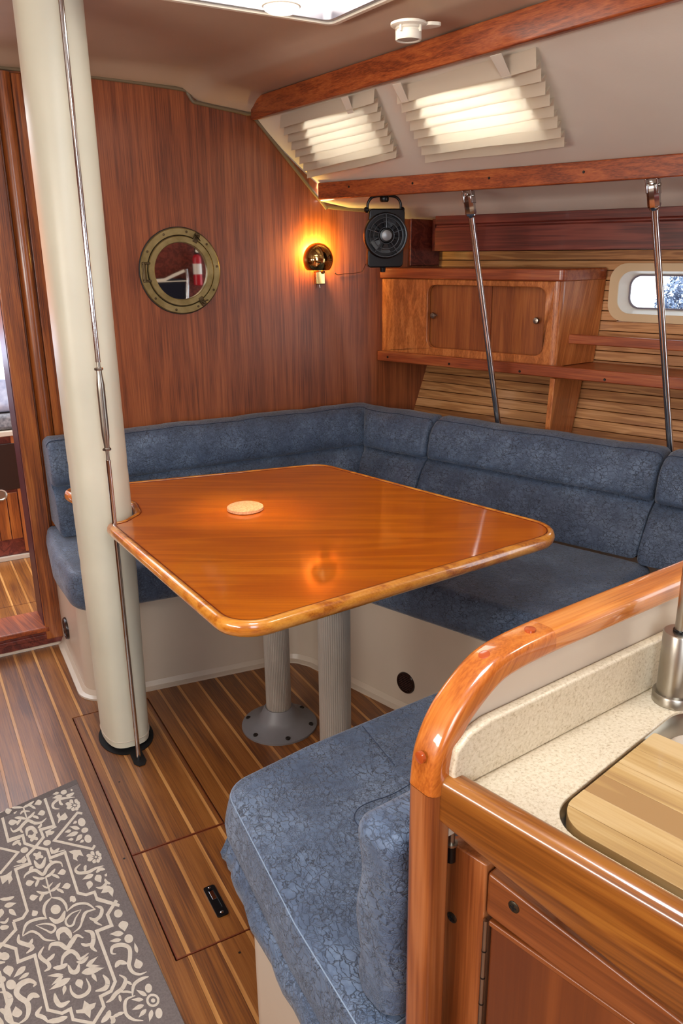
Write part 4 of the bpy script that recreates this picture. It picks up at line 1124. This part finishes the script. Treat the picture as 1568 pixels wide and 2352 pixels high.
def tA(p): q = onz((p[0]/4.6118, 1780+p[1]/4.6118), ZP); return V((q.x,q.y))
def tB(p): q = onz((p[0]/3.6465, 2060+p[1]/3.6465), ZP); return V((q.x,q.y))
def ribbon(T, pts, w, sharp=False, taper=False):
    P_ = [V(p) for p in pts]
    if not sharp: P_ = smoothpath([p.to_3d() for p in P_], 5); P_ = [p.xy for p in P_]
    n = len(P_); L_, R__ = [], []
    for i, p in enumerate(P_):
        a = P_[max(i-1,0)]; b = P_[min(i+1,n-1)]
        if sharp and 0 < i < n-1:
            e1 = (p-a).normalized(); e2 = (b-p).normalized(); n1 = V((-e1.y,e1.x)); n2 = V((-e2.y,e2.x)); m = (n1+n2)
            m = m.normalized() if m.length > 1e-3 else n1; k = w/2/max(m.dot(n1), .4); m = m*k
        else:
            e = (b-a).normalized(); m = V((-e.y,e.x))*w/2
            if taper:
                f = i/(n-1); m = m*max(.12, min(1, 3.2*min(f+.02,1.02-f)))**.7*1.1
        L_.append(T(p+m)); R__.append(T(p-m))
    for i in range(n-1): allpoly.append([L_[i], L_[i+1], R__[i+1], R__[i]])
def drop(T, a, b, w):
    a = V(a); b = V(b); d = b-a; l = d.length; d.normalize(); m = V((-d.y,d.x)); pts = []
    for k in range(15):
        t = k/14; 
        wd = w/2*sin(pi*t**1.5)**.8 if 0 < t < 1 else 0
        pts.append((t, wd))
    allpoly.append([T(a+d*l*t+m*q) for t, q in pts]+[T(a+d*l*t-m*q) for t, q in reversed(pts[1:-1])])
def ell(T, c, rx_, ry_, rot=0):
    allpoly.append([T(V(c)+V((rx_*cos(k*pi/9)*cos(rot)-ry_*sin(k*pi/9)*sin(rot), rx_*cos(k*pi/9)*sin(rot)+ry_*sin(k*pi/9)*cos(rot)))) for k in range(18)])
def blob(T, pts): allpoly.append([T(V(p)) for p in pts])
A = tA; B = tB
for pts, w_ in [([(10,390),(85,690),(242,640),(262,725),(378,765),(500,790),(530,880),(688,820),(825,1250),(912,1270),(1000,1240),(1030,1322),(1265,1385)],30),
                ([(468,230),(575,540),(428,580),(460,660),(372,768),(288,852),(320,940),(165,1000),(290,1440),(242,1515),(140,1552)],30),
                ([(872,408),(820,400),(575,695),(980,785),(1005,745)],26),([(0,775),(190,820),(0,1045)],26),
                ([(1240,1330),(1135,1480),(1165,1568)],26)]: ribbon(A, pts, w_, True)
for a, b in [((490,600),(600,548)),((542,835),(688,795)),((78,716),(215,668)),((145,972),(320,928))]: ribbon(A, [a,b], 11, True)
for pts, w_ in [([(112,208),(132,275),(18,400),(-20,440)],26),([(0,392),(132,435),(152,545),(292,490),(400,948),(520,976),(590,940),(612,1028),(790,1062)],28),
                ([(975,30),(900,150),(935,240),(810,288),(965,710),(930,790),(842,835),(870,920),(780,1065)],28),([(800,10),(1000,72)],24)]: ribbon(B, pts, w_, True)
for pts, w_ in [([(238,310),(262,390),(290,475)],16),([(245,345),(300,320),(360,280)],24),([(245,345),(180,345),(125,350)],22),([(300,320),(340,335),(378,358)],24),([(190,350),(165,380),(150,412)],26),
  ([(213,418),(245,385),(318,385)],18),([(285,465),(330,435),(368,390)],24),([(345,440),(380,445),(410,462)],26),([(285,468),(220,455),(155,455)],26),([(225,470),(195,500),(180,532)],26),
  ([(112,560),(140,600),(200,575),(255,515),(300,485),(370,510),(440,500),(492,455)],30),([(245,612),(222,590),(215,560)],24),([(400,562),(425,545),(440,515)],24),
  ([(285,645),(288,580),(340,562),(380,605),(398,615)],40),([(480,600),(520,620),(575,600)],36),([(500,660),(505,620),(540,590)],24),([(530,775),(570,820),(630,775)],32),([(540,765),(545,810),(570,830)],24),
  ([(130,745),(170,715),(215,690)],30),([(180,700),(205,725),(218,748)],28),([(175,920),(230,910),(265,860)],30),([(270,880),(262,905),(235,935)],30),
  ([(362,905),(400,965),(450,960),(482,872)],42),([(252,1095),(280,1050),(370,1010),(455,1055),(500,985),(560,930),(640,930),(662,975)],32),([(352,968),(325,1000),(330,1030)],34),([(520,905),(550,925),(560,950)],28),
  ([(482,1070),(505,1160),(545,1300)],18),([(480,1090),(410,1100),(345,1078)],26),([(415,1100),(395,1140),(378,1185)],28),([(480,1085),(540,1050),(585,995)],28),([(550,1060),(590,1070),(630,1095)],28),
  ([(448,1168),(500,1195),(560,1140)],18),([(530,1240),(460,1255),(385,1230)],28),([(470,1250),(440,1290),(422,1340)],30),([(530,1235),(590,1200),(640,1142)],28),([(600,1210),(640,1225),(675,1250)],28),
  ([(545,1300),(640,1315),(695,1375),(710,1450)],28),([(710,1445),(800,1375),(920,1365),(1012,1428)],24),([(545,1300),(480,1370),(465,1450),(492,1520)],28),([(492,1515),(400,1525),(300,1568)],24),([(1012,1425),(905,1455),(872,1520),(860,1568)],22),
  ([(528,1510),(590,1555),(650,1525),(682,1445)],44),([(630,360),(572,352),(560,310),(615,262),(700,245),(792,235)],26),([(632,262),(640,300),(668,318)],26),([(700,222),(740,215),(785,190)],30),
  ([(852,945),(800,1000),(832,1040),(930,1030),(1010,990),(1095,962)],30),([(912,955),(900,985),(905,1025)],28),([(1018,1035),(1060,1000),(1112,1000)],32),([(1015,1190),(1075,1195),(1125,1145),(1110,1100)],28),([(1105,1110),(1135,1140),(1170,1155)],26),
  ([(1010,1392),(1070,1405),(1080,1470),(1010,1568)],26)]: ribbon(A, pts, w_, False, True)
for a, b, w_ in [((362,315),(442,280),60),((130,370),(55,395),60),((395,420),(478,392),60),((195,492),(88,512),62),((368,1130),(272,1158),66),((608,1050),(698,1018),64),((408,1285),(312,1310),66),((650,1198),(748,1165),66),
  ((555,208),(625,188),28),((552,248),(660,222),42),((735,548),(845,572),42),((770,520),(815,492),30),((695,655),(830,608),46),((682,610),(755,588),34),((798,708),(870,632),48),((715,690),(780,680),30),((843,722),(888,690),30),
  ((870,1110),(990,1055),50),((940,1215),(955,1120),70),((1070,1140),(1020,1060),80),((1068,1252),(1170,1180),70),((1192,1292),(1160,1180),60),((740,1345),(785,1285),62),((790,1280),(775,1350),50),((345,1432),(385,1490),75),((1130,1040),(1115,1075),28),((750,145),(765,170),24)]: drop(A, a, b, w_)
for c, a, b in [((675,182),33,25),((865,500),40,45),((898,585),38,27),((932,675),38,45),((498,718),42,30),((258,795),42,30),((590,1425),54,50),((1253,1470),46,40),((350,662),30,30),((405,855),32,32)]: ell(A, c, a, b, -.3)
for cx_, cy_ in ((350,662),(405,855)):
    for k in range(4): drop(A, (cx_,cy_), (cx_+60*cos(k*pi/2+.4), cy_+48*sin(k*pi/2+.4)), 36)
for cx_, cy_, s_ in ((790,320,1),(1015,870,1.05)):
    ell(A, (cx_,cy_), 15, 11)
    for k in range(8):
        a = k*pi/4+.25; drop(A, (cx_+20*cos(a), cy_+16*sin(a)), (cx_+100*s_*cos(a)*(.62 if cos(a) > .5 else 1), cy_+66*s_*sin(a)), 42)
blob(A, [(600,430),(625,395),(640,440),(690,398),(718,450),(690,480),(645,480),(612,515),(620,462)])
blob(A, [(725,812),(790,795),(852,795),(885,862),(835,848),(812,880),(825,912),(775,892),(772,842)])
blob(A, [(0,1075),(60,1060),(125,1015),(120,1070),(135,1105),(95,1160),(85,1110),(25,1160)])
for pts, w_ in [([(800,100),(725,130),(690,200),(665,260),(610,303)],16),([(680,108),(600,140),(550,200),(572,245),(612,235),(632,180),(680,108)],17),([(395,182),(300,190),(220,230),(188,325)],22),([(188,330),(260,290),(320,310),(380,360),(465,365)],20),
  ([(298,240),(380,225),(450,240),(462,270),(430,300),(385,280),(298,240)],18),([(412,172),(460,205),(520,190),(545,118)],32),([(495,365),(488,300),(540,272),(582,310),(592,350)],42),([(408,448),(430,400),(500,395),(560,430),(600,380),(645,325),(698,345)],36),
  ([(158,315),(158,375),(220,400),(275,425),(220,475)],34),([(222,400),(255,390),(272,352)],24),([(708,285),(768,300),(782,360),(770,420),(812,458)],34),([(775,390),(720,405),(678,392)],24),([(805,78),(852,100),(840,160),(795,205),(855,240)],28),([(805,185),(775,190),(748,172)],20),
  ([(368,418),(332,480),(352,520),(405,560),(410,600),(372,625)],32),([(390,535),(425,515),(458,478)],26),([(512,605),(528,505),(590,455),(640,480),(672,520),(742,470)],32),([(445,595),(510,590),(565,560)],34),([(740,500),(690,545),(640,545)],26),([(570,570),(600,628),(645,622),(662,560)],36),
  ([(588,740),(600,800),(650,838),(720,815),(752,760),(722,685)],28),([(862,655),(900,710),(880,765),(798,790)],36),([(458,808),(472,870),(512,908),(584,872)],40),([(972,478),(935,470),(945,420),(1020,402),(1082,430),(1088,510),(1080,570),(1110,630),(1170,650),(1228,628)],32),
  ([(965,592),(1000,550),(1065,560)],36),([(998,655),(1050,690),(1030,760),(970,810),(930,860),(888,885)],32),([(1040,720),(1070,715),(1104,735)],22),([(1000,820),(1005,850),(1010,878)],22),([(1108,835),(1120,740),(1180,690),(1245,668)],26),
  ([(1132,828),(1060,860),(1045,925),(1062,990),(1120,1030),(1200,1038)],26),([(1010,800),(1060,795),(1110,805)],18),([(1040,970),(990,985),(940,1010)],26),([(848,1052),(900,1000),(920,950)],40),([(920,1000),(950,1030),(930,1062)],34),
  ([(278,752),(295,725),(240,702),(165,740),(138,800),(165,842),(225,885),(240,950),(218,1020),(160,1062)],44),([(228,880),(270,825),(332,838)],40),([(0,800),(60,810),(90,860),(60,930),(55,1000),(90,1050),(165,1062)],40),([(0,940),(30,960),(60,990)],36),
  ([(350,918),(310,985),(365,1010),(405,1055)],34),([(395,1045),(480,1035),(565,1005)],40),([(72,175),(45,215),(0,212)],20),([(0,260),(30,258),(75,250)],36),([(0,20),(60,20),(120,0)],26)]: ribbon(B, pts, w_, False, True)
for a, b, w_ in [((822,498),(720,585),34),((842,580),(720,580),26),((875,595),(682,640),62),((812,712),(770,640),34),((392,662),(530,652),32),((428,742),(530,660),32),((408,782),(590,680),52),((530,825),(545,740),34),((685,770),(650,690),68),
  ((1045,290),(1025,200),84),((915,312),(1035,305),46),((915,372),(1015,358),34),((1138,515),(1172,600),76),((1125,380),(1150,470),30),((1138,778),(1230,828),36),((1098,860),(1200,860),34),((1102,948),(1205,905),38),((1158,1012),(1225,940),36),((1250,1048),(1272,945),38),
  ((85,670),(62,575),90),((112,678),(215,580),48),((152,695),(245,635),32),((130,915),(152,1010),88),((140,50),(35,80),42),((140,160),(75,105),44),((0,178),(15,100),50)]: drop(B, a, b, w_)
for c, a, b in [((990,138),35,33),((1078,350),37,37),((1243,765),30,38),((1330,975),30,44),((1282,868),18,18),((92,735),42,42),((20,690),30,26),((38,498),42,34),((5,745),22,18)]: ell(B, c, a, b)
ribbon(B, [(1280+46*cos(k*pi/8),867+46*sin(k*pi/8)) for k in range(17)], 20)
blob(B, [(705,868),(750,900),(805,885),(790,930),(762,948),(755,1018),(708,975),(640,975),(635,950),(690,940)])
# extend the print towards the port side of the rug, mirrored about its long axis
ax0 = V((.012,1.99)); 
vis = len(allpoly)
for i in range(vis):
    pl = allpoly[i]
    m_ = []
    for p in pl:
        q = p-ax0; t = q.dot(d_); m_.append(ax0+d_*t-(q-d_*t))
    def inside(p):
        q = p-ro; det = far.x*d_.y-far.y*d_.x; a_ = (q.x*d_.y-q.y*d_.x)/det; b_ = (far.x*q.y-far.y*q.x)/det
        return .03 < a_ < RWD-.03 and b_ > .028
    if max(p.x for p in m_) < ax0.x-.004 and all(inside(p) for p in m_): allpoly.append(m_)
inX = inset([V((p.x,p.y)) for p in [Rp(.036,.026),Rp(RWD-.036,.026),Rp(RWD-.036,RLN),Rp(.036,RLN)]], 0)
k = 0
for i, pl in enumerate(allpoly):
    c = sum(pl, V((0,0)))/len(pl)
    PM.add([(p.x,p.y,ZP+(i%89)*.000007) for p in pl], [tuple(range(len(pl)))])
build('printed_pattern', PM, m_print, rg, smooth=False)

# ================================================================== FORWARD CABIN (through the doorway)
wfc = build('wall_forward_cabin', MB().box((-1.6,5.2,0),(1.2,5.24,2.0)), m_teakv, kind='structure')
build('floor_forward_cabin', MB().box((-1.2,2.95,-.03),(1.4,5.2,-.014)), m_groove, kind='structure')
fcf = bpy.data.objects['floor_forward_cabin']
for k in range(-14, 14):
    a = X0+k*W-.008; b = a+W
    for y0, y1 in ((2.98,3.37),(3.374,3.93)):
        build('plank', MB().box((a+SW,y0,-.014),(b-SW,y1,.0)), m_plank, fcf, bevel=.0007, seg=1)
        build('inlay_strip', MB().box((a-SW,y0,-.014),(a+SW,y1,0)), m_holly, fcf)
be = thing('berth', (.1,4.3,0), 'wooden berth front with a dark panel and round latch, seen through the doorway', 'berth')
build('front_panel', MB().box((-.7,3.955,.02),(.60,3.975,.60)), m_valance, be)
build('top_shelf_edge', MB().box((-.7,3.93,.60),(.60,5.1,.625)), m_gel, be, bevel=.004)
build('toe_strip', MB().box((-.7,3.935,0),(.60,3.955,.018)), m_gel, be)
p1 = ony((48,1200),3.95)
for k in range(8):
    x = p1.x-.05*k
    build('board', MB().box((x-.047,3.945,.10),(x,3.955,.33)), m_teakv, be, bevel=.003)
c = ony((20,1090),3.95)
build('dark_panel', MB().box((c.x-.25,3.940,.345),(c.x+.045,3.952,.565)), mat('dark_panel','2c1c16',.3), be, bevel=.003)
c = ony((2,1137),3.94)
build('round_latch', MB().lathe(c, (0,-1,0), [(.026,0),(.028,.006),(.022,.009),(.018,.004),(0,.004)], 28), m_brush, be)
build('stile', MB().box((p1.x+.004,3.942,.03),(p1.x+.05,3.955,.60)), m_door, be, bevel=.003)
build('mattress', MB().box((-.7,3.94,.627),(.58,5.1,.70)), mottled('grey_brocade','5c5c62','8c8a8c',60,.8), bevel=.02, seg=3, label='patterned grey mattress on the berth through the doorway', cat='mattress')
build('bedspread', MB().box((-.7,3.95,.702),(.56,5.1,.98)), mottled('pale_bedding','8e9cc0','c9d2e8',22,.8), bevel=.05, seg=4, label='pale blue bedding heaped on the berth through the doorway', cat='bedding')
area('forward_hatch_daylight', (0,3.7,1.9), (0,3.8,0), .4, .4, 2, (.9,.95,1))

# ================================================================== REST OF THE CABIN (behind and beside the camera)
build('wall_port', MB().box((-1.64,-1.2,0),(-1.6,5.2,2.0)), m_bulk, kind='structure')
build('wall_aft', MB().prism([(-1.6,-1.24,0),(3.2,-1.24,0),(3.2,-1.24,2.0),(-1.6,-1.24,2.0)], (0,.04,0), holes=[[(-.75,-1.24,.9),(.25,-1.24,.9),(.25,-1.24,1.97),(-.75,-1.24,1.97)]]), m_bulk, kind='structure')
pcab = thing('port_cabinet', (-1.3,1.2,0), 'teak cabinet run along the port side', 'cabinet')
build('body', MB().box((-1.598,-.6,0),(-1.05,2.7,.85)), m_cabdoor, pcab)
build('top', MB().box((-1.598,-.6,.85),(-1.03,2.7,.88)), m_counter, pcab, bevel=.004)
bp_ = build('wall_galley', MB().box((1.72,-.66,.86),(2.75,-.62,1.95)), m_valance, kind='structure')
def mir(px):   # a point seen in the porthole mirror, on the plane y = -.60
    q = ony(px, 2*2.924+.58); return V((q.x, -.58, q.z))
et = mir((446,590)); eb = mir((458,655))
r_ = .034
fe = thing('fire_extinguisher', V((eb.x,-.575,eb.z)), 'small red fire extinguisher with white label, seen reflected in the porthole mirror', 'extinguisher')
ec = V(((et.x+eb.x)/2,-.565,eb.z))
build('cylinder', MB().lathe(ec, (0,0,1), [(.028,0),(.034,.006),(.034,.20),(.028,.222),(.014,.235),(.012,.25)], 28), mat('extinguisher_red','b01828',.3), fe)
build('label', MB().lathe(ec, (0,0,1), [(.0345,.085),(.0345,.165)], 28), mat('label_white','dcd8d0',.5), fe)
build('valve', MB().box(ec+V((-.014,-.014,.235)), ec+V((.014,.014,.285))), m_black, fe, bevel=.003)
build('gauge', MB().lathe(ec+V((0,.012,.262)), (0,1,0), [(.014,0),(.014,.012),(0,.012)], 20), m_white, fe)
nv = thing('companionway_seat', mir((400,690))+V((0,-.04,-.3)), 'navy padded seat with cream tube trim reflected in the porthole mirror', 'seat')
q = [mir((350,640)), mir((426,640)), mir((430,700)), mir((350,700))]
build('pad', MB().prism([p+V((0,-.03,0)) for p in [q[3],q[2],q[1],q[0]]], (0,.03,0)), mat('navy_pad','141a2a',.35), nv, bevel=.01)
build('trim_tube', MB().tube([mir((340,646)),mir((378,643)),mir((400,632)),mir((423,622))], .012, 10), m_white, nv)
build('chrome_tube', MB().tube([mir((427,618))+V((0,.01,0)),mir((430,640))+V((0,.01,0)),mir((429,700))+V((0,.01,0))], .010, 10), m_chrome, nv)
build('rail_tube', MB().tube([mir((350,648))+V((0,.01,0)),mir((426,645))+V((0,.01,0))], .004, 8), m_white, nv)

# ================================================================== OUTSIDE, seen through the portlight
tc = EYE+ray((1592,672)).normalized()*9
tre = thing('tree', (tc.x,tc.y,-1.0), 'pale leafy tree outside, seen through the portlight', 'tree')
build('trunk', MB().tube([(tc.x,tc.y,-1.0),(tc.x+.05,tc.y,0.2),(tc.x,tc.y,.9)], [.12,.09,.04], 10), m_post, tre)
lf = MB()
for i in range(2600):
    a = random.uniform(0,2*pi); u_ = random.uniform(-1,1); rr = random.uniform(.2,1)**.5
    k_ = sqrt(1-u_*u_); p = V((tc.x+.36*rr*k_*cos(a), tc.y+.36*rr*k_*sin(a), .78+.42*rr*u_))
    d1 = V((random.uniform(-1,1),random.uniform(-1,1),random.uniform(-1,1))).normalized()*.035; d2 = d1.cross(V((random.uniform(-1,1),random.uniform(-1,1),1))).normalized()*.014
    lf.add([p-d1, p+d2, p+d1, p-d2], [(0,1,2,3)])
tag(build('foliage', lf, mottled('pale_leaf','46546e','7484a0',9,.6), tre, smooth=False), kind='stuff')
